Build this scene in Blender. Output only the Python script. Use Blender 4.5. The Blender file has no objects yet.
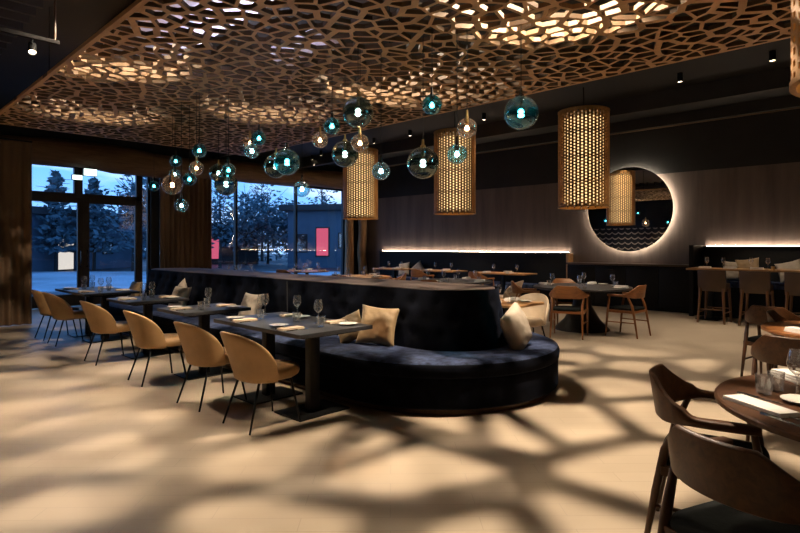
import bpy, bmesh, math, random
from mathutils import Vector, Matrix, noise
from mathutils.geometry import tessellate_polygon
R = math.radians
PI = math.pi
SC = bpy.context.scene
COL = SC.collection
rnd = random.Random(7)

# ------------------------------------------------------------------ camera frame (800 x 533)
FPX, YAW, EYE, HOR = 550.0, R(46), 1.45, 246.0
SA, CA = math.sin(YAW), math.cos(YAW)
def at(px, py, z):
    """world point at height z seen at a pixel"""
    d = (EYE - z) * FPX / (py - HOR); l = (px - 400) / FPX * d
    return Vector((SA*d + CA*l, CA*d - SA*l, z))
def atd(px, d, z=0.0):
    l = (px - 400) / FPX * d
    return Vector((SA*d + CA*l, CA*d - SA*l, z))
def zat(py, d): return EYE + (HOR - py) * d / FPX
def on_x(px, X):
    t = (px - 400) / FPX
    return X * (CA - t*SA) / (SA + t*CA)
def on_y(px, Y):
    t = (px - 400) / FPX
    return Y * (SA + t*CA) / (CA - t*SA)

# ------------------------------------------------------------------ materials
def newmat(name):
    m = bpy.data.materials.new(name); m.use_nodes = True
    nt = m.node_tree; nt.nodes.clear()
    out = nt.nodes.new('ShaderNodeOutputMaterial')
    return m, nt, out
def N(nt, typ, **kw):
    n = nt.nodes.new(typ)
    for k, v in kw.items():
        if k in n.inputs: n.inputs[k].default_value = v
        else: setattr(n, k, v)
    return n
def rgba(c): return (c[0], c[1], c[2], 1.0)
def pbr(name, col, rough=0.5, metal=0.0, var=0.0, scale=6.0, bump=0.0, bscale=60.0, stretch=(1, 1, 1),
        col2=None, sheen=0.0, sheen_tint=(1, 1, 1), spec=0.5, coat=0.0):
    m, nt, out = newmat(name)
    b = N(nt, 'ShaderNodeBsdfPrincipled')
    b.inputs['Roughness'].default_value = rough
    b.inputs['Metallic'].default_value = metal
    b.inputs['Specular IOR Level'].default_value = spec
    b.inputs['Base Color'].default_value = rgba(col)
    if coat: b.inputs['Coat Weight'].default_value = coat; b.inputs['Coat Roughness'].default_value = .2
    if sheen:
        b.inputs['Sheen Weight'].default_value = sheen
        b.inputs['Sheen Roughness'].default_value = 0.35
        b.inputs['Sheen Tint'].default_value = rgba(sheen_tint)
    nt.links.new(b.outputs[0], out.inputs[0])
    if var or bump:
        tc = N(nt, 'ShaderNodeTexCoord'); mp = N(nt, 'ShaderNodeMapping')
        mp.inputs['Scale'].default_value = stretch
        nt.links.new(tc.outputs['Object'], mp.inputs[0])
    if var:
        nz = N(nt, 'ShaderNodeTexNoise', Scale=scale, Detail=5.0, Roughness=0.6)
        nt.links.new(mp.outputs[0], nz.inputs['Vector'])
        rp = N(nt, 'ShaderNodeValToRGB')
        c2 = col2 if col2 else tuple(min(1, c*(1+var)) for c in col)
        c1 = tuple(c*(1-var) for c in col)
        rp.color_ramp.elements[0].position = .3; rp.color_ramp.elements[1].position = .7
        rp.color_ramp.elements[0].color = rgba(c1); rp.color_ramp.elements[1].color = rgba(c2)
        nt.links.new(nz.outputs['Fac'], rp.inputs[0]); nt.links.new(rp.outputs[0], b.inputs['Base Color'])
    if bump:
        nb = N(nt, 'ShaderNodeTexNoise', Scale=bscale, Detail=4.0)
        nt.links.new(mp.outputs[0], nb.inputs['Vector'])
        bp = N(nt, 'ShaderNodeBump', Strength=bump, Distance=0.01)
        nt.links.new(nb.outputs['Fac'], bp.inputs['Height']); nt.links.new(bp.outputs[0], b.inputs['Normal'])
    return m
def emis(name, col, s):
    m, nt, out = newmat(name)
    e = N(nt, 'ShaderNodeEmission', Strength=s); e.inputs[0].default_value = rgba(col)
    nt.links.new(e.outputs[0], out.inputs[0]); return m
def thin_glass(name, tint, f0=0.06, rough=0.0, gloss=(1, 1, 1), power=5.0, gain=.95, haze=0.0):
    """thin clear sheet: tinted see-through plus mirror that grows towards grazing angles"""
    m, nt, out = newmat(name)
    t = N(nt, 'ShaderNodeBsdfTransparent'); t.inputs[0].default_value = rgba(tint)
    g = N(nt, 'ShaderNodeBsdfGlossy', Roughness=rough); g.inputs[0].default_value = rgba(gloss)
    lw = N(nt, 'ShaderNodeLayerWeight', Blend=0.5)
    pw = N(nt, 'ShaderNodeMath', operation='POWER'); pw.inputs[1].default_value = power
    ml = N(nt, 'ShaderNodeMath', operation='MULTIPLY_ADD'); ml.inputs[1].default_value = gain; ml.inputs[2].default_value = f0
    mx = N(nt, 'ShaderNodeMixShader')
    nt.links.new(lw.outputs['Facing'], pw.inputs[0]); nt.links.new(pw.outputs[0], ml.inputs[0])
    nt.links.new(ml.outputs[0], mx.inputs[0]); nt.links.new(t.outputs[0], mx.inputs[1]); nt.links.new(g.outputs[0], mx.inputs[2])
    res = mx.outputs[0]
    if haze:
        tl = N(nt, 'ShaderNodeBsdfTranslucent'); tl.inputs[0].default_value = rgba(tuple(min(1, c*1.15) for c in tint))
        m2 = N(nt, 'ShaderNodeMixShader'); m2.inputs[0].default_value = haze
        nt.links.new(res, m2.inputs[1]); nt.links.new(tl.outputs[0], m2.inputs[2]); res = m2.outputs[0]
    nt.links.new(res, out.inputs[0]); return m
def wood(name, c1, c2, rough=.45, axis='X', scale=1.0, coat=0.0, spec=.5):
    m, nt, out = newmat(name)
    b = N(nt, 'ShaderNodeBsdfPrincipled', Roughness=rough)
    b.inputs['Specular IOR Level'].default_value = spec
    if coat: b.inputs['Coat Weight'].default_value = coat; b.inputs['Coat Roughness'].default_value = .15
    tc = N(nt, 'ShaderNodeTexCoord'); mp = N(nt, 'ShaderNodeMapping')
    st = {'X': (1.2, 14, 14), 'Y': (14, 1.2, 14), 'Z': (14, 14, 1.2)}[axis]
    mp.inputs['Scale'].default_value = tuple(s*scale for s in st)
    nz = N(nt, 'ShaderNodeTexNoise', Scale=2.2, Detail=8.0, Roughness=0.65, Distortion=0.8)
    rp = N(nt, 'ShaderNodeValToRGB')
    rp.color_ramp.elements[0].position = .32; rp.color_ramp.elements[1].position = .68
    rp.color_ramp.elements[0].color = rgba(c1); rp.color_ramp.elements[1].color = rgba(c2)
    nt.links.new(tc.outputs['Object'], mp.inputs[0]); nt.links.new(mp.outputs[0], nz.inputs['Vector'])
    nt.links.new(nz.outputs['Fac'], rp.inputs[0]); nt.links.new(rp.outputs[0], b.inputs['Base Color'])
    bp = N(nt, 'ShaderNodeBump', Strength=.12, Distance=.004)
    nt.links.new(nz.outputs['Fac'], bp.inputs['Height']); nt.links.new(bp.outputs[0], b.inputs['Normal'])
    nt.links.new(b.outputs[0], out.inputs[0]); return m
def floor_mat():
    m, nt, out = newmat('pale_oak_floor')
    b = N(nt, 'ShaderNodeBsdfPrincipled', Roughness=.42)
    b.inputs['Specular IOR Level'].default_value = .35
    tc = N(nt, 'ShaderNodeTexCoord'); mp = N(nt, 'ShaderNodeMapping')
    mp.inputs['Rotation'].default_value = (0, 0, R(45))
    br = N(nt, 'ShaderNodeTexBrick', Scale=1.0)
    br.offset = .5
    for k, v in (('Mortar Size', .0025), ('Mortar Smooth', .3), ('Brick Width', .95), ('Row Height', .14), ('Bias', 0.0)): br.inputs[k].default_value = v
    br.inputs['Color1'].default_value = rgba((.47, .372, .272)); br.inputs['Color2'].default_value = rgba((.45, .354, .257))
    br.inputs['Mortar'].default_value = rgba((.38, .30, .22))
    nz = N(nt, 'ShaderNodeTexNoise', Scale=1.6, Detail=6.0)
    rp = N(nt, 'ShaderNodeValToRGB')
    rp.color_ramp.elements[0].color = (.82, .82, .82, 1); rp.color_ramp.elements[1].color = (1.05, 1.05, 1.05, 1)
    mx = N(nt, 'ShaderNodeMix', data_type='RGBA', blend_type='MULTIPLY'); mx.inputs[0].default_value = 1.0
    nt.links.new(tc.outputs['Object'], mp.inputs[0]); nt.links.new(mp.outputs[0], br.inputs['Vector'])
    nt.links.new(tc.outputs['Object'], nz.inputs['Vector']); nt.links.new(nz.outputs['Fac'], rp.inputs[0])
    nt.links.new(br.outputs['Color'], mx.inputs[6]); nt.links.new(rp.outputs[0], mx.inputs[7])
    nt.links.new(mx.outputs[2], b.inputs['Base Color']); nt.links.new(b.outputs[0], out.inputs[0])
    return m
def scallop_mat():
    """dark tiles with rows of pale wavy lines up to 2.3 m"""
    m, nt, out = newmat('wavy_tile')
    b = N(nt, 'ShaderNodeBsdfPrincipled', Roughness=.4)
    tc = N(nt, 'ShaderNodeTexCoord'); sp = N(nt, 'ShaderNodeSeparateXYZ')
    nt.links.new(tc.outputs['Object'], sp.inputs[0])
    def M(op, a, bv=None, c=None):
        n = N(nt, 'ShaderNodeMath', operation=op)
        for i, v in enumerate((a, bv, c)):
            if v is None: continue
            if isinstance(v, (int, float)): n.inputs[i].default_value = v
            else: nt.links.new(v, n.inputs[i])
        return n.outputs[0]
    w = M('ABSOLUTE', M('SINE', M('MULTIPLY', sp.outputs['Y'], 9.0)))
    v = M('FRACT', M('DIVIDE', M('MULTIPLY_ADD', w, .10, sp.outputs['Z']), .27))
    line = M('MULTIPLY', M('LESS_THAN', v, .22), M('LESS_THAN', sp.outputs['Z'], 2.4))
    mx = N(nt, 'ShaderNodeMix', data_type='RGBA')
    mx.inputs[6].default_value = (.012, .011, .010, 1); mx.inputs[7].default_value = (.62, .52, .40, 1)
    nt.links.new(line, mx.inputs[0]); nt.links.new(mx.outputs[2], b.inputs['Base Color']); nt.links.new(b.outputs[0], out.inputs[0])
    return m

M = {}
M['floor'] = floor_mat()
M['ceiling'] = pbr('charcoal_ceiling', (.006, .0055, .005), .7)
M['plaster'] = pbr('dark_plaster', (.145, .108, .092), .75, var=.28, scale=1.2, stretch=(3, 3, .35), bump=.15, bscale=30)
M['plaster_dark'] = pbr('black_plaster', (.020, .018, .016), .75, var=.2, scale=2)
M['wavy'] = scallop_mat()
M['black_wood'] = wood('black_stained_wood', (.006, .0055, .0055), (.012, .011, .010), .45, 'Y')
M['table_dark'] = wood('charcoal_wood', (.022, .021, .024), (.040, .039, .042), .38, 'Y')
M['black_metal'] = pbr('black_metal', (.010, .010, .010), .4, .6)
M['oak'] = wood('warm_oak', (.33, .165, .062), (.47, .25, .10), .42, 'Y')
M['walnut'] = wood('walnut', (.042, .0155, .0055), (.092, .036, .0125), .42, 'X', spec=.3)
M['walnut_z'] = wood('walnut_legs', (.040, .015, .0055), (.082, .032, .012), .38, 'Z')
M['teak'] = wood('teak_chair', (.20, .072, .020), (.33, .130, .040), .4, 'Y')
M['teak_z'] = wood('teak_legs', (.20, .072, .020), (.31, .122, .038), .4, 'Z')
M['stool_wood'] = wood('stool_wood', (.085, .038, .014), (.14, .064, .024), .45, 'Z')
M['stool_leather'] = pbr('brown_leather', (.052, .026, .012), .5, bump=.15, bscale=150, var=.15)
M['tan'] = pbr('tan_leather', (.40, .235, .100), .5, var=.10, scale=9, bump=.08, bscale=220)
M['beige_shell'] = pbr('beige_leather', (.46, .35, .24), .55, var=.08, scale=9, bump=.08, bscale=220)
M['velvet'] = pbr('midnight_velvet_shaded', (.0030, .0034, .0055), .85, var=.5, scale=7, sheen=.035, sheen_tint=(.35, .5, 1), bump=.3, bscale=9, col2=(.0055, .0065, .012), spec=.06)  # sofa velvet on upright faces, shade put into its near-black colour
M['velvet_seat'] = pbr('blue_velvet_lit', (.009, .013, .032), .8, var=.8, scale=11, sheen=.15, sheen_tint=(.25, .42, 1), bump=.7, bscale=14, col2=(.055, .075, .155), spec=.2)  # lit tone of the velvet for seats, highlights painted as paler streaks
M['velvet_top'] = pbr('velvet_warm_lit', (.062, .040, .030), .6, var=.4, scale=5, sheen=.14, sheen_tint=(.7, .65, .8))  # the blue velvet again, warm light on its top painted in as brown
M['black_fabric'] = pbr('black_fabric', (.006, .006, .0065), .85, var=.3, scale=20)
M['seat_grey'] = pbr('slate_fabric', (.0095, .011, .0105), .9, var=.2, scale=30, bump=.1, spec=.15)
M['pillow_tan'] = pbr('golden_velvet', (.27, .175, .085), .65, var=.2, scale=5, sheen=.25, sheen_tint=(1, .85, .6), bump=.5, bscale=9)
M['pillow_pale'] = pbr('pale_linen', (.40, .33, .26), .8, var=.12, scale=7, bump=.4, bscale=10)
M['napkin'] = pbr('beige_napkin', (.55, .42, .30), .85, bump=.15, bscale=90)
M['napkin_white'] = pbr('white_napkin', (.74, .70, .66), .85, bump=.15, bscale=90)
M['china'] = pbr('white_china', (.72, .68, .62), .25)
M['steel'] = pbr('steel', (.55, .52, .48), .22, 1.0)
M['dark_steel'] = pbr('dark_steel', (.10, .095, .09), .25, 1.0)
M['brass'] = pbr('brass', (.55, .38, .16), .3, 1.0)
M['panel_edge'] = pbr('dimmed_cut_edge', (.10, .055, .023), .7)  # hole sides and upper face darkened in colour to hold down lamp glare
M['panel'] = wood('birch_plywood', (.46, .245, .105), (.58, .33, .155), .55, 'Y', .5)
M['bamboo'] = wood('woven_bamboo', (.29, .135, .038), (.46, .235, .07), .5, 'Z', 1.6)
M['log'] = wood('peeled_log', (.10, .050, .022), (.22, .12, .055), .65, 'X', .5)
M['log_z'] = wood('peeled_log_post', (.26, .14, .055), (.48, .28, .13), .6, 'Z', .5)
M['curtain'] = pbr('brown_curtain', (.19, .115, .065), .85, var=.25, scale=4, stretch=(1, 1, .15))
M['frame'] = pbr('dark_timber_frame', (.040, .028, .020), .5, var=.3, scale=3)
M['frame_black'] = pbr('black_frame', (.008, .008, .009), .5)
M['cabinet'] = pbr('black_lacquer', (.007, .0065, .006), .5, spec=.2)
M['duct'] = pbr('galvanised_duct', (.62, .60, .68), .5, .1, var=.1)
M['mirror'] = pbr('mirror_silver', (.86, .86, .86), .01, 1.0)
M['glass'] = thin_glass('table_glass', (.96, .96, .95), .13, rough=.09, gain=.9, power=1.7, haze=.03)
M['pane'] = thin_glass('window_glass', (.90, .94, 1.0), .10, gain=.9)
M['g_teal'] = thin_glass('teal_glass', (.05, .40, .46), .10, gain=.8, power=2.2, gloss=(.75, .95, 1), haze=.012)
M['g_smoke'] = thin_glass('smoke_glass', (.13, .20, .19), .11, gain=.8, power=2.2, gloss=(.9, 1, .95), haze=.008)
M['g_amber'] = thin_glass('clear_amber_glass', (.88, .74, .64), .12, gain=.8, power=2.2, haze=.02)
M['g_clear'] = thin_glass('pale_aqua_glass', (.45, .72, .78), .13, gain=.8, power=2.2, haze=.02)
M['b_teal'] = emis('bulb_cool', (.62, .95, 1.0), 34)
M['b_warm'] = emis('bulb_warm', (1.0, .66, .36), 16)
M['b_white'] = emis('bulb_white', (.80, 1.0, .92), 40)
M['drum_glow'] = emis('drum_diffuser', (1.0, .62, .26), 1.7)
M['drum_under'] = emis('drum_lower_glow', (1.0, .62, .26), .55)
M['led'] = emis('led_strip', (1.0, .80, .60), 40)
M['halo'] = emis('mirror_halo', (1.0, .86, .66), 42)
M['lens'] = emis('downlight_lens', (1.0, .78, .50), 14)
M['exit'] = emis('exit_sign_glow', (.80, 1.0, .88), 2.0)
M['snow'] = pbr('dusk_snow', (.46, .53, .62), .8, var=.35, scale=.25)
M['asphalt'] = pbr('wet_asphalt', (.03, .035, .045), .5, var=.3, scale=.4)
M['render_grey'] = pbr('grey_facade_hazed', (.075, .115, .165), .8, var=.15, scale=.7)  # blue dusk haze put into the grey wall colour
M['roof_dark'] = pbr('dark_roof', (.03, .03, .035), .7)
M['pink'] = emis('pink_window', (1.0, .16, .28), .62)
M['white_win'] = emis('lit_window', (1.0, .90, .78), .75)
M['foliage'] = pbr('foliage_hazed', (.09, .16, .20), .9, var=.4, scale=1.5)  # leaf colour paled towards blue to stand for dusk haze
M['bark'] = pbr('bark', (.035, .033, .032), .9)

# ------------------------------------------------------------------ mesh helpers
class MB:
    def __init__(s): s.v = []; s.f = []; s.m = []
    def add(s, vs, fs, mi=0):
        o = len(s.v); s.v += [Vector(v) for v in vs]; s.f += [tuple(i+o for i in f) for f in fs]; s.m += [mi]*len(fs)
    def box(s, x0, x1, y0, y1, z0, z1, mat=None, mi=0):
        vs = [(x0,y0,z0),(x1,y0,z0),(x1,y1,z0),(x0,y1,z0),(x0,y0,z1),(x1,y0,z1),(x1,y1,z1),(x0,y1,z1)]
        if mat is not None: vs = [mat @ Vector(v) for v in vs]
        s.add(vs, [(0,3,2,1),(4,5,6,7),(0,1,5,4),(1,2,6,5),(2,3,7,6),(3,0,4,7)], mi)
    def rings(s, rings, closed=True, caps=(True, True), mi=0):
        n = len(rings[0]); vs = [p for r in rings for p in r]; fs = []
        for i in range(len(rings)-1):
            for j in range(n if closed else n-1):
                k = (j+1) % n
                fs.append((i*n+j, i*n+k, (i+1)*n+k, (i+1)*n+j))
        if caps[0]: fs.append(tuple(range(n))[::-1])
        if caps[1]: fs.append(tuple((len(rings)-1)*n+j for j in range(n)))
        s.add(vs, fs, mi)
    def lathe(s, prof, seg=24, c=(0, 0, 0), caps=(False, False)):
        """prof: list of (r,z) bottom to top"""
        s.rings([[(c[0]+r*math.cos(2*PI*j/seg), c[1]+r*math.sin(2*PI*j/seg), c[2]+z) for j in range(seg)] for r, z in prof], True, caps)
    def tube(s, pts, rad, seg=8, caps=True):
        pts = [Vector(p) for p in pts]
        rs = rad if isinstance(rad, (list, tuple)) else [rad]*len(pts)
        rings = []
        for i, p in enumerate(pts):
            t = (pts[min(i+1, len(pts)-1)] - pts[max(i-1, 0)]).normalized()
            if i == 0:
                u = t.cross(Vector((0, 0, 1)))
                if u.length < .3: u = t.cross(Vector((0, 1, 0)))
            else: u = u - t*u.dot(t)     # carry the frame along without twisting
            u.normalize(); w = t.cross(u)
            rings.append([p + (u*math.cos(2*PI*j/seg) - w*math.sin(2*PI*j/seg))*rs[i] for j in range(seg)])
        s.rings(rings, True, (caps, caps))
    def mesh(s, name, mats, bevel=0, smooth=True, weld=0, angle=40):
        me = bpy.data.meshes.new(name)
        me.from_pydata([tuple(v) for v in s.v], [], s.f)
        mats = mats if isinstance(mats, (list, tuple)) else [mats]
        for m in mats: me.materials.append(m)
        if len(mats) > 1: me.polygons.foreach_set('material_index', s.m)
        bm = bmesh.new(); bm.from_mesh(me)
        if weld: bmesh.ops.remove_doubles(bm, verts=bm.verts, dist=weld)
        bmesh.ops.recalc_face_normals(bm, faces=bm.faces)
        if bevel:
            es = [e for e in bm.edges if len(e.link_faces) == 2 and e.calc_face_angle(0) > R(30)]
            bmesh.ops.bevel(bm, geom=es, offset=bevel, segments=2, profile=.6, affect='EDGES', clamp_overlap=True)
        if smooth:
            for f in bm.faces: f.smooth = True
            for e in bm.edges:
                if len(e.link_faces) == 2 and e.calc_face_angle(0) > R(angle): e.smooth = False
        bm.to_mesh(me); bm.free(); me.update()
        return me
    def build(s, name, mat, parent=None, bevel=0, smooth=True, weld=0, loc=None, angle=40):
        o = bpy.data.objects.new(name, s.mesh(name, mat, bevel, smooth, weld, angle))
        COL.objects.link(o)
        if parent: o.parent = parent
        if loc is not None: o.location = loc
        return o
def tag(o, label, cat, group=None, kind=None):
    o['label'] = label; o['category'] = cat
    if group: o['group'] = group
    if kind: o['kind'] = kind
    return o
def thing(name, label, cat, loc=(0, 0, 0), rz=0, group=None):
    o = bpy.data.objects.new(name, None); o.empty_display_size = .1; COL.objects.link(o)
    o.location = loc; o.rotation_euler = (0, 0, rz)
    return tag(o, label, cat, group)
def copy_tree(o, label, loc, rz=0, group=None, parent=None, rot=None):
    c = o.copy(); COL.objects.link(c)
    if parent is None:
        c['label'] = label; c.location = loc; c.rotation_euler = rot if rot else (0, 0, rz)
        if group: c['group'] = group
    else: c.parent = parent
    for ch in list(o.children):
        copy_tree(ch, None, None, 0, None, c)
    return c
def struct(name, mb, mat, parent=None, **kw):
    o = mb.build(name, mat, parent, **kw)
    if parent is None: o['kind'] = 'structure'
    return o
class Kit:
    """first placing moves the prototype, later ones copy it"""
    def __init__(s, maker): s.proto = maker(); s.used = False
    def put(s, label, loc, rz=0, group=None, rot=None):
        if not s.used:
            s.used = True; o = s.proto
            o.location = loc; o.rotation_euler = rot if rot else (0, 0, rz); o['label'] = label
            if group: o['group'] = group
            return o
        return copy_tree(s.proto, label, loc, rz, group, None, rot)

# ------------------------------------------------------------------ room shell
XL, XR, YB, YW, ZC = -3.6, 13.2, -4.0, 14.7, 4.2
b = MB(); b.box(XL, XR, YB, YW+.2, -.12, 0); struct('floor', b, M['floor'])
b = MB(); b.box(XL, XR, YB, YW+.2, ZC, ZC+.15); struct('ceiling', b, M['ceiling'])
b = MB(); b.box(XR, XR+.2, YB, YW+.2, 0, 3.1); struct('wall_right', b, M['plaster'])
b = MB(); b.box(XR, XR+.2, YB, YW+.2, 3.1, ZC); struct('wall_right_upper', b, M['plaster_dark'])
b = MB(); b.box(XL-.2, XL, YB, YW+.2, 0, ZC); struct('wall_left', b, M['wavy'])
b = MB(); b.box(XL, XR, YB-.2, YB, 0, ZC); struct('wall_back', b, M['plaster_dark'])
# window wall: solid left part, lintel, pier between door and window, low upstand
b = MB(); b.box(XL, 0.6, YW, YW+.2, 0, ZC); struct('wall_window', b, M['plaster_dark'])
b = MB(); b.box(0.6, XR, YW, YW+.2, 3.42, ZC); struct('wall_window_lintel', b, M['plaster_dark'])
b = MB(); b.box(5.81, 6.01, YW-.05, YW+.2, 0, 3.42); struct('wall_window_pier', b, M['frame'])
# ceiling service beams running along the room, and the slatted part near the entrance
for i, (x, z0, w) in enumerate(((7.6, 3.95, .12), (10.3, 3.9, .16), (12.2, 3.98, .10))):
    b = MB(); b.box(x-w/2, x+w/2, YB, YW, z0, ZC); struct('trim_%d' % (i+1), b, M['plaster_dark'])
b = MB(); b.box(XR-.03, XR, YB, YW, ZC-.05, ZC-.015); struct('trim_4', b, pbr('brown_edge', (.16, .085, .035), .5))
b = MB()
y = -2.0
while y < 14.5:
    b.box(XL, 1.62, y, y+.05, ZC-.14, ZC); y += .30
struct('trim_5', b, pbr('dark_slats', (.016, .012, .009), .6))

# ------------------------------------------------------------------ glazing
def window_unit(name, x0, x1, z0, z1, mull, transoms, mat, fr=.06, panes=True):
    f = MB()
    f.box(x0, x0+fr, YW+.03, YW+.13, z0, z1); f.box(x1-fr, x1, YW+.03, YW+.13, z0, z1)
    f.box(x0, x1, YW+.03, YW+.13, z0, z0+fr); f.box(x0, x1, YW+.03, YW+.13, z1-fr, z1)
    for mx, w in mull: f.box(mx-w/2, mx+w/2, YW+.02, YW+.14, z0, z1)
    for tz, w in transoms: f.box(x0, x1, YW+.02, YW+.14, tz-w/2, tz+w/2)
    o = struct(name, f, mat, bevel=.006)
    g = MB(); g.add([(x0, YW+.08, z0), (x1, YW+.08, z0), (x1, YW+.08, z1), (x0, YW+.08, z1)], [(0, 1, 2, 3)])
    g.build('pane', M['pane'], o)
    return o
b = MB(); b.box(12.46, XR, YW-.05, YW+.2, 0, 3.42); struct('wall_window_corner', b, M['plaster_dark'])
window_unit('window_1', 6.01, 12.46, .05, 3.42, [(on_y(237, YW), .07), (on_y(297, YW), .07)], [], M['frame_black'])
window_unit('window_2', .6, 2.95, 0, 3.42, [(1.8, .1)], [(2.64, .14)], M['frame'], .1)
window_unit('window_3', 2.95, 5.58, 2.615, 3.42, [(4.14, .18)], [], M['frame'], .1)      # transom lights over the doors
window_unit('window_4', 5.58, 5.81, 0, 3.42, [], [], M['frame'], .05)
def door_leaf(name, x0, x1):
    f = MB(); w = .13
    f.box(x0, x0+w, YW+.03, YW+.11, .02, 2.62); f.box(x1-w, x1, YW+.03, YW+.11, .02, 2.62)
    f.box(x0+w, x1-w, YW+.03, YW+.11, .02, .30); f.box(x0+w, x1-w, YW+.03, YW+.11, 2.48, 2.62)
    o = struct(name, f, M['frame'], bevel=.006)
    g = MB(); g.add([(x0+w, YW+.07, .3), (x1-w, YW+.07, .3), (x1-w, YW+.07, 2.48), (x0+w, YW+.07, 2.48)], [(0, 1, 2, 3)])
    g.build('pane', M['pane'], o)
    h = MB(); hx = x1-.07 if name.endswith('1') else x0+.07
    h.tube([(hx, YW+.03, .95), (hx, YW-.03, .97), (hx, YW-.03, 1.33), (hx, YW+.03, 1.35)], .014, 8); h.build('door_handle', M['dark_steel'], o)
door_leaf('door_1', 2.95, 4.25); door_leaf('door_2', 4.25, 5.58)

# rough log beam above the glazing, log posts in the corner
def log_tube(p0, p1, r, n=26, wob=.06, seed=0):
    p0, p1 = Vector(p0), Vector(p1); pts = []; rs = []
    for i in range(n+1):
        t = i/n; q = p0.lerp(p1, t)
        q += Vector((0, noise.noise((t*5+seed, 3, 1)), noise.noise((t*4+seed, 7, 2))))*wob if abs((p1-p0).x) > 1 else \
             Vector((noise.noise((t*4+seed, 3, 1)), noise.noise((t*4+seed, 7, 2)), 0))*wob
        pts.append(q); rs.append(r*(1+(.16 if r > .2 else .05)*noise.noise((t*6+seed, 1, 9)))*(1.08-.16*t))
    b = MB(); b.tube(pts, rs, 20)
    for i, v in enumerate(b.v):
        k = noise.noise(v*2.2)*(.03 if r > .2 else .008); b.v[i] = v + Vector((k if r < .2 else 0, k, k if r > .2 else 0))
    return b
tag(log_tube((2.3, 14.34, 3.50), (13.15, 14.34, 3.68), .30, wob=.16, seed=2).build('log_beam', M['log']),
    'long rough log beam lying above the glass doors and big window', 'beam')
for i, (px, lab) in enumerate(((352, 'rough log post in the far corner, beside the window glass'), (365, 'rough log post in the far corner, on the mirror wall side'))):
    p = Vector((on_y(px, 14.3)-.12, 14.3, 0))
    tag(log_tube((p.x, p.y, 0), (p.x, p.y, 3.40), .15, 18, .07, i*5).build('log_post', M['log_z']), lab, 'post', 'log posts in the corner')

# curtains
def curtain(label, p0, p1, z0, z1, folds, amp):
    p0, p1 = Vector(p0), Vector(p1); d = (p1-p0); L = d.length; u = d.normalized(); w = Vector((-u.y, u.x, 0)); n = folds*8
    b = MB(); rows = 9; front = []
    for i in range(rows):
        t = i/(rows-1); z = z0+(z1-z0)*t
        row = []
        for j in range(n+1):
            s = j/n
            a = amp*(1-.35*t)*math.sin(2*PI*folds*s + .5*math.sin(7*s) + .12*t)*(.75+.5*noise.noise((s*9, t*.7, folds)))
            row.append(p0 + d*s + w*a + Vector((0, 0, z)))
        front.append(row)
    off = w*.012
    ring = [r + [q+off for q in reversed(r)] for r in front]
    b.rings(ring, True, (True, True))
    t = thing('curtain', label, 'curtain', (p0.x, p0.y, z0))
    o = b.build('drape', M['curtain'], t, angle=80); o.data.transform(Matrix.Translation((-p0.x, -p0.y, -z0)))
    r = MB(); r.tube([p0+Vector((0, 0, z1+.03)), p1+Vector((0, 0, z1+.03))], .018, 8)
    o = r.build('curtain_track', M['black_metal'], t); o.data.transform(Matrix.Translation((-p0.x, -p0.y, -z0)))
curtain('heavy brown floor length curtain at the edge by the glass doors', (1.45, 12.0, 0), (2.60, 12.0, 0), .01, 3.35, 7, .07)
curtain('wide brown curtain drawn between the doors and the big window', (5.92, 14.35, 0), (7.35, 14.35, 0), .01, 3.35, 11, .06)

# exit signs hung before the transom lights
for px, py, w, h, d, lab in ((90, 172.5, .30, .18, 12.9, 'lit white exit sign, the larger one, under the log beam'),
                             (77, 177.5, .23, .13, 12.95, 'smaller lit pale green sign over the door, beside the exit sign')):
    p = atd(px, d, zat(py, d))
    t = thing('exit_sign', lab, 'sign', p, 0, 'lit signs over the doors')
    b = MB(); b.box(-w/2, w/2, -.03, .03, -h/2, h/2); b.build('sign_box', M['frame_black'], t, bevel=.008)
    b = MB(); b.box(-w/2+.012, w/2-.012, -.036, -.030, -h/2+.012, h/2-.012); b.build('sign_face', M['exit'], t)
    b = MB(); b.tube([(0, 0, h/2), (0, 0, .22)], .008, 6); b.build('hanging_rod', M['black_metal'], t)

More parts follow.
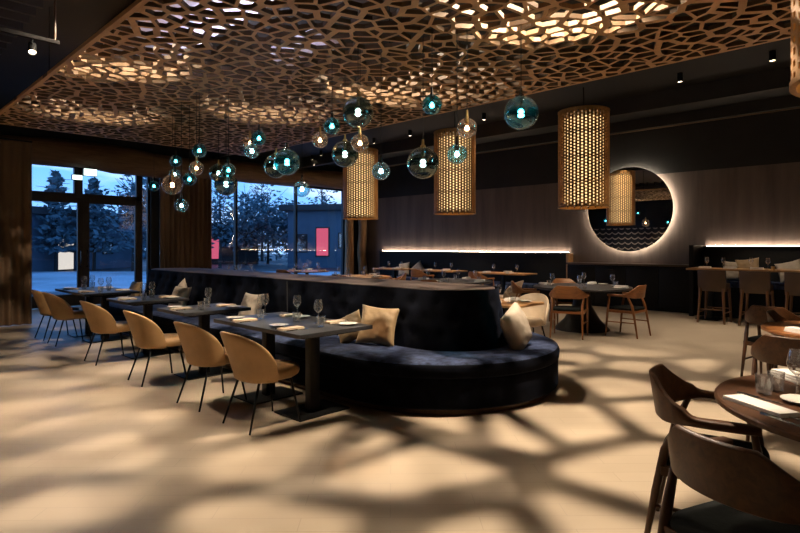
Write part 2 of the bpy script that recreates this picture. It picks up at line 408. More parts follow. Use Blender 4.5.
# ------------------------------------------------------------------ perforated ceiling panel
PX0, PX1, PY0, PY1, PZ, PT = 1.72, 6.25, .62, 10.7, 3.40, .040
def voronoi_panel():
    sp = .172; rr = random.Random(11); cells = []
    nx = int((PX1-PX0)/sp)+6; ny = int((PY1-PY0)/sp)+6
    grid = {}
    for i in range(-3, nx):
        for j in range(-3, ny):
            x = PX0+(i+.5+(j % 2)*.5+rr.uniform(-.46, .46))*sp; y = PY0+(j+.5+rr.uniform(-.46, .46))*sp
            grid[(i, j)] = (x, y)
    coarse = [(rr.uniform(PX0-.5, PX1+.5), rr.uniform(PY0-.5, PY1+.5)) for _ in range(170)]
    fam = {k: min(range(len(coarse)), key=lambda c: (coarse[c][0]-p[0])**2+(coarse[c][1]-p[1])**2) for k, p in grid.items()}
    def clip(poly, nx_, ny_, c):
        out = []
        for a in range(len(poly)):
            p, q = poly[a], poly[(a+1) % len(poly)]
            dp = p[0]*nx_+p[1]*ny_-c; dq = q[0]*nx_+q[1]*ny_-c
            if dp <= 0: out.append(p)
            if (dp < 0 < dq) or (dq < 0 < dp):
                t = dp/(dp-dq); out.append((p[0]+(q[0]-p[0])*t, p[1]+(q[1]-p[1])*t))
        return out
    mb = MB()
    def clean(poly):
        o = []
        for p in poly:
            if not o or math.hypot(p[0]-o[-1][0], p[1]-o[-1][1]) > .002: o.append(p)
        if len(o) > 1 and math.hypot(o[0][0]-o[-1][0], o[0][1]-o[-1][1]) <= .002: o.pop()
        return o
    for (i, j), (x, y) in grid.items():
        P = [(x-1, y-1), (x+1, y-1), (x+1, y+1), (x-1, y+1)]; Q = list(P)
        for di in range(-3, 4):
            for dj in range(-3, 4):
                k = (i+di, j+dj)
                if (di or dj) and k in grid:
                    qx, qy = grid[k]; dx, dy = qx-x, qy-y; L = math.hypot(dx, dy) or 1e-6
                    n0, n1 = dx/L, dy/L; c = n0*(x+qx)/2+n1*(y+qy)/2
                    P = clip(P, n0, n1, c)
                    hw = .030 if fam[k] != fam[(i, j)] else .0165
                    if P and Q: Q = clip(Q, n0, n1, c-hw)
        for (n0, n1, c) in ((-1, 0, -PX0), (1, 0, PX1), (0, -1, -PY0), (0, 1, PY1)):
            P = clip(P, n0, n1, c) if P else P
            Q = clip(Q, n0, n1, c-.045) if Q else Q
        P = clean(P); Q = clean(Q)
        if len(P) < 3: continue
        area = abs(sum(Q[a][0]*Q[(a+1) % len(Q)][1]-Q[(a+1) % len(Q)][0]*Q[a][1] for a in range(len(Q))))/2 if len(Q) > 2 else 0
        hole = area > .0006
        loops = [[Vector((p[0], p[1], 0)) for p in P]]
        if hole: loops.append([Vector((p[0], p[1], 0)) for p in reversed(Q)])
        tri = tessellate_polygon(loops)
        flat = [v for l in loops for v in l]
        mb.add([(v.x, v.y, PZ) for v in flat], tri); mb.add([(v.x, v.y, PZ+PT) for v in flat], tri, 1)
        if hole:
            nq = len(Q)
            mb.add([(q[0], q[1], PZ) for q in Q]+[(q[0], q[1], PZ+PT) for q in Q],
                   [(a, (a+1) % nq, (a+1) % nq+nq, a+nq) for a in range(nq)], 1)
        np_ = len(P)
        for a in range(np_):       # outer rim of the sheet
            p, q = P[a], P[(a+1) % np_]
            if any(abs(p[k]-v) < 1e-5 and abs(q[k]-v) < 1e-5 for k, v in ((0, PX0), (0, PX1), (1, PY0), (1, PY1))):
                mb.add([(p[0], p[1], PZ), (q[0], q[1], PZ), (q[0], q[1], PZ+PT), (p[0], p[1], PZ+PT)], [(0, 1, 2, 3)])
    return mb
t = thing('perforated_ceiling_panel', 'large suspended plywood ceiling panel cut with irregular branching holes', 'ceiling panel', (0, 0, 0))
voronoi_panel().build('cut_sheet', [M['panel'], M['panel_edge']], t, smooth=False, weld=.0006)
for x in (PX0+.03, (PX0+PX1)/2, PX1-.03):
    for y in (PY0+.03, 4.0, 7.3, PY1-.03):
        b = MB(); b.tube([(x, y, PZ+PT), (x, y, ZC)], .006, 6); b.build('hanger', M['black_metal'], t)

# services above the panel
b = MB(); b.box(2.35, 3.15, 3.3, 7.4, 3.92, 4.15)
tag(b.build('air_duct', M['duct'], bevel=.01), 'wide pale air duct seen through the holes of the cut panel', 'duct')
b = MB(); b.box(4.10, 4.50, 5.4, 6.5, 3.97, 4.12)
tag(b.build('cable_tray', M['duct'], bevel=.01), 'narrow pale cable tray running beside the air duct above the cut panel', 'cable tray')

# track rail with spot at the upper left
t = thing('track_rail', 'dark hanging track rail beyond the edge of the cut panel', 'track rail', (0, 0, 0))
b = MB(); b.box(-2.6, 1.66, 6.53, 6.57, 3.55, 3.59); b.build('rail', pbr('matte_black_rail', (.006, .005, .005), .8, spec=.1), t, bevel=.004)
for x in (-2.3, 1.62):
    b = MB(); b.tube([(x, 6.55, 3.59), (x, 6.55, ZC)], .012, 8); b.build('rod', pbr('brown_rod', (.05, .03, .018), .4) if x > 0 else M['black_metal'], t)
def lamp_spot(name, loc, target, power, size, blend, rad, col=(1, .825, .615)):
    l = bpy.data.lights.new(name, 'SPOT'); l.energy = power; l.spot_size = R(size); l.spot_blend = blend
    l.shadow_soft_size = rad; l.color = col
    o = bpy.data.objects.new(name, l); COL.objects.link(o); o.location = loc
    o.rotation_euler = (Vector(target)-Vector(loc)).to_track_quat('-Z', 'Y').to_euler(); return o
def track_spot(label, loc, target, power, size, rad=.03, blend=.6):
    loc = Vector(loc); dirv = (Vector(target)-loc).normalized()
    t = thing('track_spotlight', label, 'spotlight', loc)
    q = dirv.to_track_quat('-Z', 'Y').to_matrix().to_4x4()
    b = MB(); b.lathe([(.001, .10), (.032, .10), (.038, .09), (.038, -.03), (.034, -.03), (.034, -.012)], 18)
    b.v = [q @ v for v in b.v]; b.build('lamp_head', M['black_metal'], t)
    b = MB(); b.lathe([(.001, -.013), (.033, -.013)], 18); b.v = [q @ v for v in b.v]; b.build('lens', M['lens'], t)
    b = MB(); b.tube([(0, 0, .05), (0, 0, 3.55-loc.z if loc.z < 3.55 and loc.x < 1.7 else ZC-loc.z)], .009, 6); b.build('stem', M['black_metal'], t)
    lamp_spot('track_spot_lamp', loc+dirv*.05, target, power, size, blend, rad)
track_spot('small spotlight hanging from the dark track rail', (1.42, 6.55, 3.43), (1.0, 4.4, 0), 260, 120, .05)
b = None

# spotlights above the panel: they throw its branching shadow on the floor
for x, y, tx, ty, p, sz in ((4.25, 2.25, 3.7, 2.0, 1150, 116), (2.7, 4.3, 2.1, 3.7, 720, 124), (2.1, 6.1, 1.6, 6.1, 420, 118), (4.5, 5.0, 5.3, 4.0, 380, 118), (2.8, 8.6, 2.5, 8.8, 240, 116), (4.2, 6.7, 4.6, 7.0, 220, 116)):
    lamp_spot('panel_spot_lamp', (x, y, 4.12), (tx, ty, 0), p, sz, .35, .020)
# added cool area light above the sheet, no fixture, to brighten the pale ducts
al = bpy.data.lights.new('duct_fill_light', 'AREA'); al.shape = 'RECTANGLE'; al.size = .08; al.size_y = 3.0; al.energy = 55; al.color = (.80, .78, 1.0)
ao = bpy.data.objects.new('duct_fill_light', al); COL.objects.link(ao); ao.location = (3.3, 5.2, 3.47); ao.rotation_euler = (PI, 0, 0)

# ceiling downlights
places = ['over the glass doors, by the heavy curtain', 'over the doors, right of the exit sign', 'above the wide brown curtain', 'above the big window, upper one',
          'above the big window, lower one', 'above the far corner lamp', 'between the far and middle woven lamps', 'beside the large teal globe',
          'above the round mirror', 'upper right, past the mirror']
for (px, py), pl in zip(((41, 139), (152.5, 151.5), (235, 160), (321, 155.5), (312, 169), (374, 143.5), (410, 136), (484, 120), (680, 82), (772.5, 61)), places):
    p = at(px, py, 4.06)
    if p.y > 13.5: p = Vector((on_y(px, 13.5), 13.5, 4.06))
    t = thing('downlight', 'small black surface downlight ' + pl, 'downlight', p, 0, 'ceiling downlights')
    b = MB(); b.lathe([(.001, .14), (.045, .14), (.045, 0), (.038, 0), (.038, .012)], 18); b.build('housing', M['black_metal'], t)
    b = MB(); b.lathe([(.001, .011), (.038, .011)], 18); b.build('lens', M['lens'], t)
    lamp_spot('downlight_or_fill', p+Vector((0, 0, -.01)), (p.x, p.y, 0), 120 if px > 400 else (22 if px < 260 else 45), 85, .7, .04)
# added spots without fixtures: fill for the right-hand tables, wash for the wavy wall
for x, y, pw in ((9.3, 1.4, 150), (8.9, 4.3, 150), (8.6, 7.0, 120), (11.0, 9.4, 110), (11.6, 5.8, 80), (11.6, 1.6, 60), (-2.2, 9.5, 420), (-2.2, 11.8, 420), (-2.2, 7.2, 300)):
    lamp_spot('downlight_or_fill', (x, y, 4.1), (x, y, 0), pw, 80, .7, .04)

for x, y, pw, sz in ((11.8, 7.3, 270, 46), (11.8, 9.6, 270, 46), (11.8, 12.3, 290, 46), (9.6, 12.9, 270, 44), (7.5, 13.0, 240, 44), (12.0, 2.4, 130, 50), (6.6, 3.7, 110, 42)):  # added spots with no fixtures, extra light on the table tops
    lamp_spot('table_fill_spot', (x, y, 4.12), (x, y, 0), pw, sz, .6, .04)

# ------------------------------------------------------------------ globe pendants
def pendant(px, py, r, big, kind, label):
    D = .30 if big else .18
    d = D*FPX/(2*r); c = atd(px, d, zat(py, d)); Rg = D/2
    t = thing('globe_pendant', label, 'pendant lamp', c, 0, 'glass globe pendants above the sofa')
    b = MB(); n = 20
    b.lathe([(max(.0015, Rg*math.sin(PI*i/n)), -Rg*math.cos(PI*i/n)) for i in range(n+1)][:n] + [(Rg*.13, Rg*.992)], 32)
    b.build('globe', M['g_'+kind], t)
    b = MB(); b.tube([(0, 0, Rg+.06), (0, 0, PZ-c.z+.03)], .0035, 6); b.build('cord', M['black_metal'], t)
    s = Rg
    b = MB(); b.lathe([(.001, s+.075), (.010, s+.07), (.013, s+.02), (s*.17, s+.012), (s*.17, s-.01), (.018, s-.012), (.018, s*.42), (.001, s*.42)], 16)
    b.build('lamp_holder', M['brass'] if kind in ('amber', 'smoke') else M['dark_steel'], t)
    b = MB()
    bm_ = {'teal': 'b_teal', 'clear': 'b_teal', 'smoke': 'b_white', 'amber': 'b_warm'}[kind]
    k = s*.30
    if big: b.lathe([(.001, -k*.9), (k*.45, -k*.82), (k*.68, -k*.5), (k*.45, -k*.2), (k*.3, -k*.1), (k*.45, 0), (k*.62, k*.25), (k*.45, k*.52), (.012, k*.7)], 16)
    else: b.lathe([(.001, -k*1.0), (k*.55, -k*.85), (k*.85, -k*.35), (k*.75, k*.1), (k*.4, k*.45), (.012, k*.8)], 16)
    b.build('bulb', M[bm_], t)
PEND = [
 (432,105,10,0,'teal','small teal globe hanging highest right of centre'),
 (467,128,10,0,'amber','small clear amber globe above the middle woven lamp'),
 (521,113,17,1,'teal','large dark teal globe at the right end of the cluster'),
 (423,163,16,1,'smoke','large smoky globe beside the middle woven lamp'),
 (457,154,10,0,'clear','small pale aqua globe in front of the middle woven lamp'),
 (358,112,15.5,1,'smoke','large smoky globe hanging highest at the centre'),
 (332,126,8.5,0,'teal','small teal globe just above a clear amber globe, left of centre'),
 (320,140,8,0,'amber','small clear amber globe left of the centre smoky globes'),
 (345,154,13.2,1,'smoke','smoky globe overlapping the top of the far woven lamp'),
 (360,143,9,0,'amber','small clear amber globe touching the far smoky globe'),
 (381,171,9,0,'clear','small pale aqua globe at the right edge of the far woven lamp'),
 (287,162,13,1,'teal','large bright teal globe in front of the big window top'),
 (276,166,12,1,'smoke','large smoky globe tucked behind the bright teal globe'),
 (302,189,8,0,'clear','small aqua globe hanging low before the big window'),
 (259,138,7.2,0,'teal','small teal globe hanging near the panel edge above the window'),
 (252,151,7.5,0,'clear','small pale globe just under the teal one above the window'),
 (250,143,7,0,'amber','small amber globe half hidden behind the pale globe'),
 (226,184,11.5,1,'smoke','large smoky globe at the left edge of the big window'),
 (218.5,173,9,1,'smoke','dark smoky globe behind the left window edge globe'),
 (228.5,170,7,0,'teal','small teal globe right above the left window edge globe'),
 (199.4,150.5,7,0,'teal','small bright teal globe highest above the wide curtain'),
 (196.5,168,7,0,'amber','small clear amber globe before the wide curtain'),
 (189.5,179,6.5,0,'teal','small teal globe just left of the amber one at the curtain'),
 (175.8,161,5.8,0,'teal','small teal globe topmost of the far left bunch'),
 (172.3,184.7,10,1,'amber','large clear globe in the far left bunch'),
 (174.8,174.4,5.5,0,'clear','small pale globe between two others of the far left bunch'),
 (154,186,5.2,0,'teal','small teal globe farthest left, by the door column'),
 (181.4,205.4,6.6,0,'clear','small pale aqua globe hanging lowest before the wide curtain'),
]
for q in PEND: pendant(*q)

# ------------------------------------------------------------------ woven drum lamps
DR, DH = .425, 1.65
def drum_proto():
    nc, nr = 42, 31
    b = MB(); p = DH/nr
    for j in range(nc):
        a0, a1 = 2*PI*j/nc, 2*PI*(j+1)/nc; am = (a0+a1)/2
        ha = (a1-a0)*.225
        off = p*.5 if j % 2 else 0
        def P(r, a, z): return (r*math.cos(a), r*math.sin(a), z)
        ro, ri = DR, DR-.016
        rows = nr-1
        z = off
        if off: # solid filler at both ends
            for r in (ro, ri):
                b.add([P(r, a0, 0), P(r, a1, 0), P(r, a1, off), P(r, a0, off)], [(0, 1, 2, 3)])
        for i in range(rows):
            z0, z1 = z+i*p, z+(i+1)*p
            h0, h1 = z0+p*.22, z1-p*.22
            if i % 8 == 7: h0 += p*.12; h1 -= p*.12
            o = [P(ro, a0, z0), P(ro, a1, z0), P(ro, a1, z1), P(ro, a0, z1), P(ro, am-ha, h0), P(ro, am+ha, h0), P(ro, am+ha, h1), P(ro, am-ha, h1)]
            q = [P(ri, a0, z0), P(ri, a1, z0), P(ri, a1, z1), P(ri, a0, z1), P(ri, am-ha, h0), P(ri, am+ha, h0), P(ri, am+ha, h1), P(ri, am-ha, h1)]
            fr = [(0, 1, 5, 4), (1, 2, 6, 5), (2, 3, 7, 6), (3, 0, 4, 7)]
            b.add(o+q, fr+[tuple(8+k for k in reversed(f)) for f in fr]+[(4, 5, 13, 12), (5, 6, 14, 13), (6, 7, 15, 14), (7, 4, 12, 15)])
        zt = z+rows*p
        if zt < DH-1e-6:
            for r in (ro, ri): b.add([P(r, a0, zt), P(r, a1, zt), P(r, a1, DH), P(r, a0, DH)], [(0, 1, 2, 3)])
    t = thing('drum_lamp', 'x', 'pendant lamp', (0, 0, 0), 0, 'tall woven drum lamps')
    b.build('shade', M['bamboo'], t, smooth=False, weld=.0004)
    for z in (0, DH):
        r = MB(); r.lathe([(DR-.02, z-.012), (DR+.006, z-.012), (DR+.006, z+.012), (DR-.02, z+.012), (DR-.02, z-.012)], 64)
        r.build('rim', M['bamboo'], t)
    g = MB(); g.lathe([(.33, .07), (.33, DH-.12), (.001, DH-.12)], 40); g.build('diffuser', M['drum_glow'], t)
    g = MB(); g.lathe([(.001, .055), (.335, .055), (.335, .07)], 40); g.build('lower_disc', M['drum_under'], t)
    c = MB(); c.lathe([(.001, DH-.06), (DR-.02, DH-.06), (DR-.02, DH-.02), (.001, DH-.02)], 40); c.build('top_plate', M['black_wood'], t)
    k = MB(); k.tube([(0, 0, DH-.04), (0, 0, 4.2-2.10)], .008, 8); k.build('cord', M['black_metal'], t)
    return t
drums = Kit(drum_proto)
for (px, pb, w), lab in zip(((583.5, 206, 49), (454.7, 212.5, 41.5), (360.5, 218, 35)),
      ('tall woven drum lamp hanging in front of the round mirror', 'tall woven drum lamp in the middle, behind the smoky globes', 'tall woven drum lamp in the far corner by the log posts')):
    d = 2*DR*FPX/w
    p = atd(px, d); p.z = zat(pb, d-.3)
    o = drums.put(lab, p, rz=.3*d)
    lamp_spot('drum_lamp_bulb', p+Vector((0, 0, .045)), (p.x, p.y, 0), 75, 120, .6, .08)
lamp_spot('drum_lamp_bulb', (*atd(918, 2.25).xy, 2.21), (*atd(918, 2.25).xy, 0), 14, 120, .6, .08)
drums.put('woven drum lamp cut off at the right edge, over the near round table', (*atd(918, 2.25).xy, 2.17), rz=.1)

# ------------------------------------------------------------------ round mirror with halo
MC = Vector((13.08, on_x(628.5, 13.08), 2.315))
t = thing('round_mirror', 'large round mirror with a glowing warm halo on the dark wall', 'mirror', MC)
b = MB(); b.rings([[(x, r*math.cos(2*PI*j/72), r*math.sin(2*PI*j/72)) for j in range(72)] for x, r in ((.03, .985), (0, .995), (-.012, .99))], True, (True, True)); b.build('mirror_glass', M['mirror'], t, angle=60)
b = MB(); b.rings([[(x, r*math.cos(2*PI*j/72), r*math.sin(2*PI*j/72)) for j in range(72)] for x, r in ((.042, .93), (.042, .955), (.062, .955), (.062, .93), (.042, .93))], True, (False, False)); b.build('halo_light', M['halo'], t, angle=60)
b = MB(); b.lathe([(.86, 0), (.86, .085)], 48); b.v = [Vector((v.z+.033, v.x, v.y)) for v in b.v]; b.build('mounting_ring', M['frame_black'], t)

# ------------------------------------------------------------------ right wall: benches, ledges, cabinet
def wall_bench(label, y0, y1, seat_z, back_z, seat_x, led=True):
    t = thing('wall_bench', label, 'bench', (XR, (y0+y1)/2, 0))
    o = -Vector((XR, (y0+y1)/2, 0))
    def part(n, b, m, bev=.01): 
        b.v = [v+o for v in b.v]; return b.build(n, m, t, bevel=bev)
    b = MB(); b.box(XR-.18, XR-.002, y0, y1, 0.0, back_z-.03); part('backrest', b, M['black_fabric'], .02)
    b = MB(); b.box(seat_x+.06, XR-.18, y0+.02, y1-.02, 0, seat_z-.12); part('base', b, M['cabinet'])
    b = MB(); b.box(seat_x, XR-.16, y0+.01, y1-.01, seat_z-.12, seat_z); part('seat', b, M['velvet_seat'], .03)
    b = MB(); b.box(XR-.21, XR-.05, y0, y1, back_z-.03, back_z); part('ledge', b, M['black_wood'], .004)
    b = MB(); b.box(XR-.06, XR-.035, y0+.03, y1-.03, back_z-.012, back_z+.004); part('light_strip', b, M['led'], 0)
YE = on_x(569, 13.0)
wall_bench('long low dark wall bench with lit ledge behind the wooden tables', YE+.06, 13.55, .46, 1.285, 12.45)
wall_bench('high dark wall bench with lit ledge behind the bar stools', -3.6, on_x(703, 13.0), .74, 1.45, 12.55)
b = MB(); b.box(XR-.26, XR-.002, YE-.02, YE+.05, 0, 1.25)
tag(b.build('bench_end_panel', M['oak'], bevel=.006), 'narrow wooden end panel closing the low wall bench', 'panel')
b = MB(); b.box(XR-.85, XR-.002, on_x(703, 13.0)+.005, on_x(703, 13.0)+.09, 0, 1.47)
tag(b.build('bench_end_panel', M['cabinet'], bevel=.006), 'black upright end panel closing the high wall bench', 'panel')
ya, yb = on_x(700, 12.7)+.14, YE-.05
t = thing('sideboard', 'long black sideboard standing under the round mirror', 'sideboard', (12.8, (ya+yb)/2, 0))
o = -Vector((12.8, (ya+yb)/2, 0))
def part(n, b, m, p, bev=.006): b.v = [v+o for v in b.v]; return b.build(n, m, p, bevel=bev)
b = MB(); b.box(12.82, XR-.002, ya, yb, 0.0, .995); part('body', b, M['cabinet'], t)
b = MB(); b.box(12.76, XR-.002, ya-.01, yb+.01, .995, 1.04); part('top', b, wood('dark_brown_ledge', (.05, .028, .014), (.085, .05, .026), .4, 'Y'), t)
for k in range(4):
    q0 = ya+(yb-ya)*k/4; q1 = ya+(yb-ya)*(k+1)/4
    b = MB(); b.box(12.80, 12.822, q0+.006, q1-.006, .09, .96); dr = part('door', b, M['cabinet'], t, .003)
    b = MB(); b.tube([(12.79, (q0+q1)/2-.07, .90), (12.785, (q0+q1)/2, .90), (12.79, (q0+q1)/2+.07, .90)], .006, 8); part('handle', b, M['dark_steel'], dr, 0)

# ------------------------------------------------------------------ island sofa
SXC, SY0, SY1, SR = 4.53, 3.84, 10.1, 1.27
def stadium(r, z, cx=SXC, y0=SY0, y1=SY1, n=32):
    return [(cx+r*math.cos(PI+PI*i/n), y0+r*math.sin(PI+PI*i/n), z) for i in range(n+1)] + \
           [(cx+r*math.cos(PI*i/n), y1+r*math.sin(PI*i/n), z) for i in range(n+1)]
def stadium_dense(r, z, cx, y0, y1, n=32, m=60):
    P = [(cx+r*math.cos(PI+PI*i/n), y0+r*math.sin(PI+PI*i/n), z) for i in range(n+1)]
    P += [(cx+r, y0+(y1-y0)*i/m, z) for i in range(1, m)]
    P += [(cx+r*math.cos(PI*i/n), y1+r*math.sin(PI*i/n), z) for i in range(n+1)]
    P += [(cx-r, y1-(y1-y0)*i/m, z) for i in range(1, m)]
    return P
t = thing('island_sofa', 'long rounded midnight blue velvet island sofa in the middle of the room', 'sofa', (SXC, (SY0+SY1)/2, 0))
o = -Vector((SXC, (SY0+SY1)/2, 0))
b = MB(); b.rings([stadium(SR-.06, .0), stadium(SR-.06, .05)], True, (True, True)); part('plinth', b, M['walnut'], t, 0)
b = MB(); b.rings([stadium(SR-.03, .05), stadium(SR, .07), stadium(SR, .30), stadium(SR-.01, .318)], True, (True, True)); part('base', b, M['velvet'], t, 0)
b = MB(); rg = [stadium_dense(SR-.012, .318, SXC, SY0, SY1), stadium_dense(SR+.008, .335, SXC, SY0, SY1), stadium_dense(SR+.012, .37, SXC, SY0, SY1), stadium_dense(SR+.012, .41, SXC, SY0, SY1),
     stadium_dense(SR-.004, .438, SXC, SY0, SY1), stadium_dense(SR-.04, .452, SXC, SY0, SY1), stadium_dense(SR-.35, .458, SXC, SY0, SY1), stadium_dense(SR-.70, .45, SXC, SY0, SY1)]
b.rings(rg[:5], True, (True, False), 1); b.rings(rg[4:], True, (False, True), 0); b.v = [v+o for v in b.v]; b.build('seat_cushion', [M['velvet_seat'], M['velvet']], t, weld=.0005)
# upholstered back: stacked outlines with dimples pressed in at the buttons
BY0, BY1 = 3.62, 10.2
buttons = []
def back_r(z): return .585-.10*((z-.45)/.57)
zs = [.44+.58*i/16 for i in range(17)]
def bpt(s, z):
    """outline point at arc length s from the near tip towards -X side (negative) or +X side"""
    r = back_r(z); q = abs(s)
    if q < r*PI/2: a = q/r; x, y, nx, ny = r*math.sin(a), BY0-r*math.cos(a), math.sin(a), -math.cos(a)
    else: x, y, nx, ny = r, BY0+(q-r*PI/2), 1, 0
    sg = 1 if s > 0 else -1
    return Vector((SXC+sg*x, y, z)), Vector((sg*nx, ny, 0))
for row, z in enumerate((.60, .75, .90)):
    for k in range(-24, 5):
        s = (k+(.5 if row % 2 else 0))*.30
        buttons.append((s, z))
b = MB(); rings = []
ss = [-(6.9)+i*.05 for i in range(int(6.9/.05)+1)]
outl = []
for z in zs:
    rg = stadium_dense(back_r(z), z, SXC, BY0, BY1, 48, 130)
    rg2 = []
    for p in rg:
        p = Vector(p); dmin = 0
        rr = back_r(z); v = p - Vector((SXC, max(p.y, BY0) if p.y > BY0 else BY0, z))
        nrm = Vector((p.x-SXC, (p.y-BY0) if p.y < BY0 else ((p.y-BY1) if p.y > BY1 else 0), 0)).normalized()
        if p.y < BY0: ang = math.atan2(p.x-SXC, -(p.y-BY0)); s = ang*rr
        elif p.y <= BY1: s = (1 if p.x > SXC else -1)*(rr*PI/2+p.y-BY0)
        else: s = 99
        for bs, bz in buttons:
            if abs(bs-s) < .12 and abs(bz-z) < .12:
                q = ((bs-s)**2+(bz-z)**2)
                dmin += .030*math.exp(-q/.0016)
        rg2.append(p-nrm*min(dmin, .03))
    rings.append(rg2)
for dr, dz in ((.0, .012), (.012, .026), (.04, .035), (.12, .037)):
    rings.append(stadium_dense(back_r(1.02)-dr, 1.0+dz-.012, SXC, BY0, BY1, 48, 130))
b.rings(rings[:-2], True, (True, False)); part('backrest', b, M['velvet'], t, 0)
b = MB(); b.rings([stadium_dense(back_r(1.02)-.035, .99, SXC, BY0, BY1, 48, 130)]+rings[-2:], True, (True, True)); part('back_top', b, M['velvet_top'], t, 0)
nb = 0
for bs, bz in buttons:
    if bs < -3.6 or bs > .9: continue
    p, nv = bpt(bs, bz)
    q = nv.to_track_quat('Z', 'Y').to_matrix().to_4x4()
    c = MB(); c.lathe([(.013, -.012), (.013, -.002), (.009, .003), (.001, .005)], 10); c.v = [q @ v + p - nv*.026 for v in c.v]
    part('button', c, M['velvet'], t, 0)
b = MB()
for z0, z1 in ((.46, 1.0),):
    p, nv = bpt(-3.05, .46); p2, _ = bpt(-3.05, 1.0)
    b.tube([p+nv*.001, p2+nv*.001], .006, 6)
part('seam', b, M['black_fabric'], t, 0)

# ------------------------------------------------------------------ pillows
def pillow_mesh(w, h, T, seed):
    b = MB(); n = 22
    def pt(i, j, sgn):
        u, v = -1+2*i/n, -1+2*j/n
        e = ((1-u*u)*(1-v*v))
        x = u*w/2*(1-.10*(1-v*v)*abs(u)**3); y = v*h/2*(1-.10*(1-u*u)*abs(v)**3)
        k = e**.42*T/2
        k += .012*noise.noise((u*2.2+seed, v*2.2, sgn*3.0))*e**.3 + .011*noise.noise((u*4.5+seed, v*7, sgn))*e**.3
        return (x, y, sgn*max(k, .001))
    top = [[pt(i, j, 1) for j in range(n+1)] for i in range(n+1)]
    bot = [[pt(i, j, -1) for j in range(n+1)] for i in range(n+1)]
    for g, fl in ((top, 0), (bot, 1)):
        vs = [p for r in g for p in r]
        fs = [(i*(n+1)+j, (i+1)*(n+1)+j, (i+1)*(n+1)+j+1, i*(n+1)+j+1) for i in range(n) for j in range(n)]
        b.add(vs, [f[::-1] for f in fs] if fl else fs)
    return b
def pillow(label, loc, size, mat, yaw, lean=75, T=.17, seed=0, roll=0, group='pillows on the island sofa', name='pillow'):
    """stands on its lower edge, front facing yaw direction, leaned back"""
    b = pillow_mesh(size, size, T, seed)
    m = Matrix.Translation(loc) @ Matrix.Rotation(yaw, 4, 'Z') @ Matrix.Rotation(R(lean), 4, 'Y') @ Matrix.Rotation(R(roll), 4, 'Z')
    # local +Z of pillow -> facing direction (+X of yaw frame), tilted up
    o = b.build(name, mat, weld=.003, angle=120); o.matrix_world = m
    return tag(o, label, 'pillow', group)
def seatp(px, py, z): return at(px, py, z)

pillow('tan velvet pillow standing upright on the sofa by the near table', (3.85, 4.03, .645), .405, M['pillow_tan'], R(212), 70, .17, 1, roll=-5)
pillow('smaller tan pillow slumped between the near table edge and the upright pillow', (3.74, 4.33, .60), .31, M['pillow_tan'], R(205), 62, .15, 2, roll=30)
pillow('pale pillow at the rounded end of the sofa, turned away to the side', (4.68, 2.93, .64), .42, M['pillow_pale'], R(-84), 74, .20, 3, roll=20)
y_ = on_x(252, 3.88)
pillow('pale pillow on the sofa between the long near table and the small table behind', (3.86, y_, .635), .40, M['pillow_pale'], R(185), 70, .16, 4)
y_ = on_x(183, 3.86)
pillow('front pale pillow of the pair on the sofa by the third table', (3.78, y_-.05, .63), .40, M['pillow_pale'], R(190), 68, .16, 5)
pillow('rear pale pillow of the pair on the sofa, its corner sticking up', (3.92, y_+.22, .66), .40, M['pillow_pale'], R(180), 78, .14, 6, roll=40)
y_ = on_x(137, 3.9)
pillow('small brown pillow at the far end of the sofa by the last table', (3.86, y_, .63), .36, M['pillow_tan'], R(185), 72, .15, 7)
for i, (px, dz, ro, lab) in enumerate(((404, 0, 10, 'pale pillow on the low wall bench, the one nearer the corner'), (418, .01, 42, 'pale pillow on the low wall bench, tilted on its corner'))):
    pillow(lab, (12.84, on_x(px, 12.84), .70+dz), .44, M['pillow_pale'], R(184), 72, .16, 10+i, ro, 'pillows on the wall benches')
for i, (px, z, mt, lab) in enumerate(((735, .94, 'pillow_pale', 'white pillow on the high bench, behind the first two stools'), (748, 1.00, 'pillow_tan', 'tan pillow on the high bench, topped by the bar table edge'),
                                   (790, .96, 'pillow_pale', 'pale pillow on the high bench near the last stool'))):
    pillow(lab, (12.86+.0*i, on_x(px, 12.86), z), .42, M[mt], R(184), 70, .16, 14+i, 8*i, 'pillows on the wall benches')

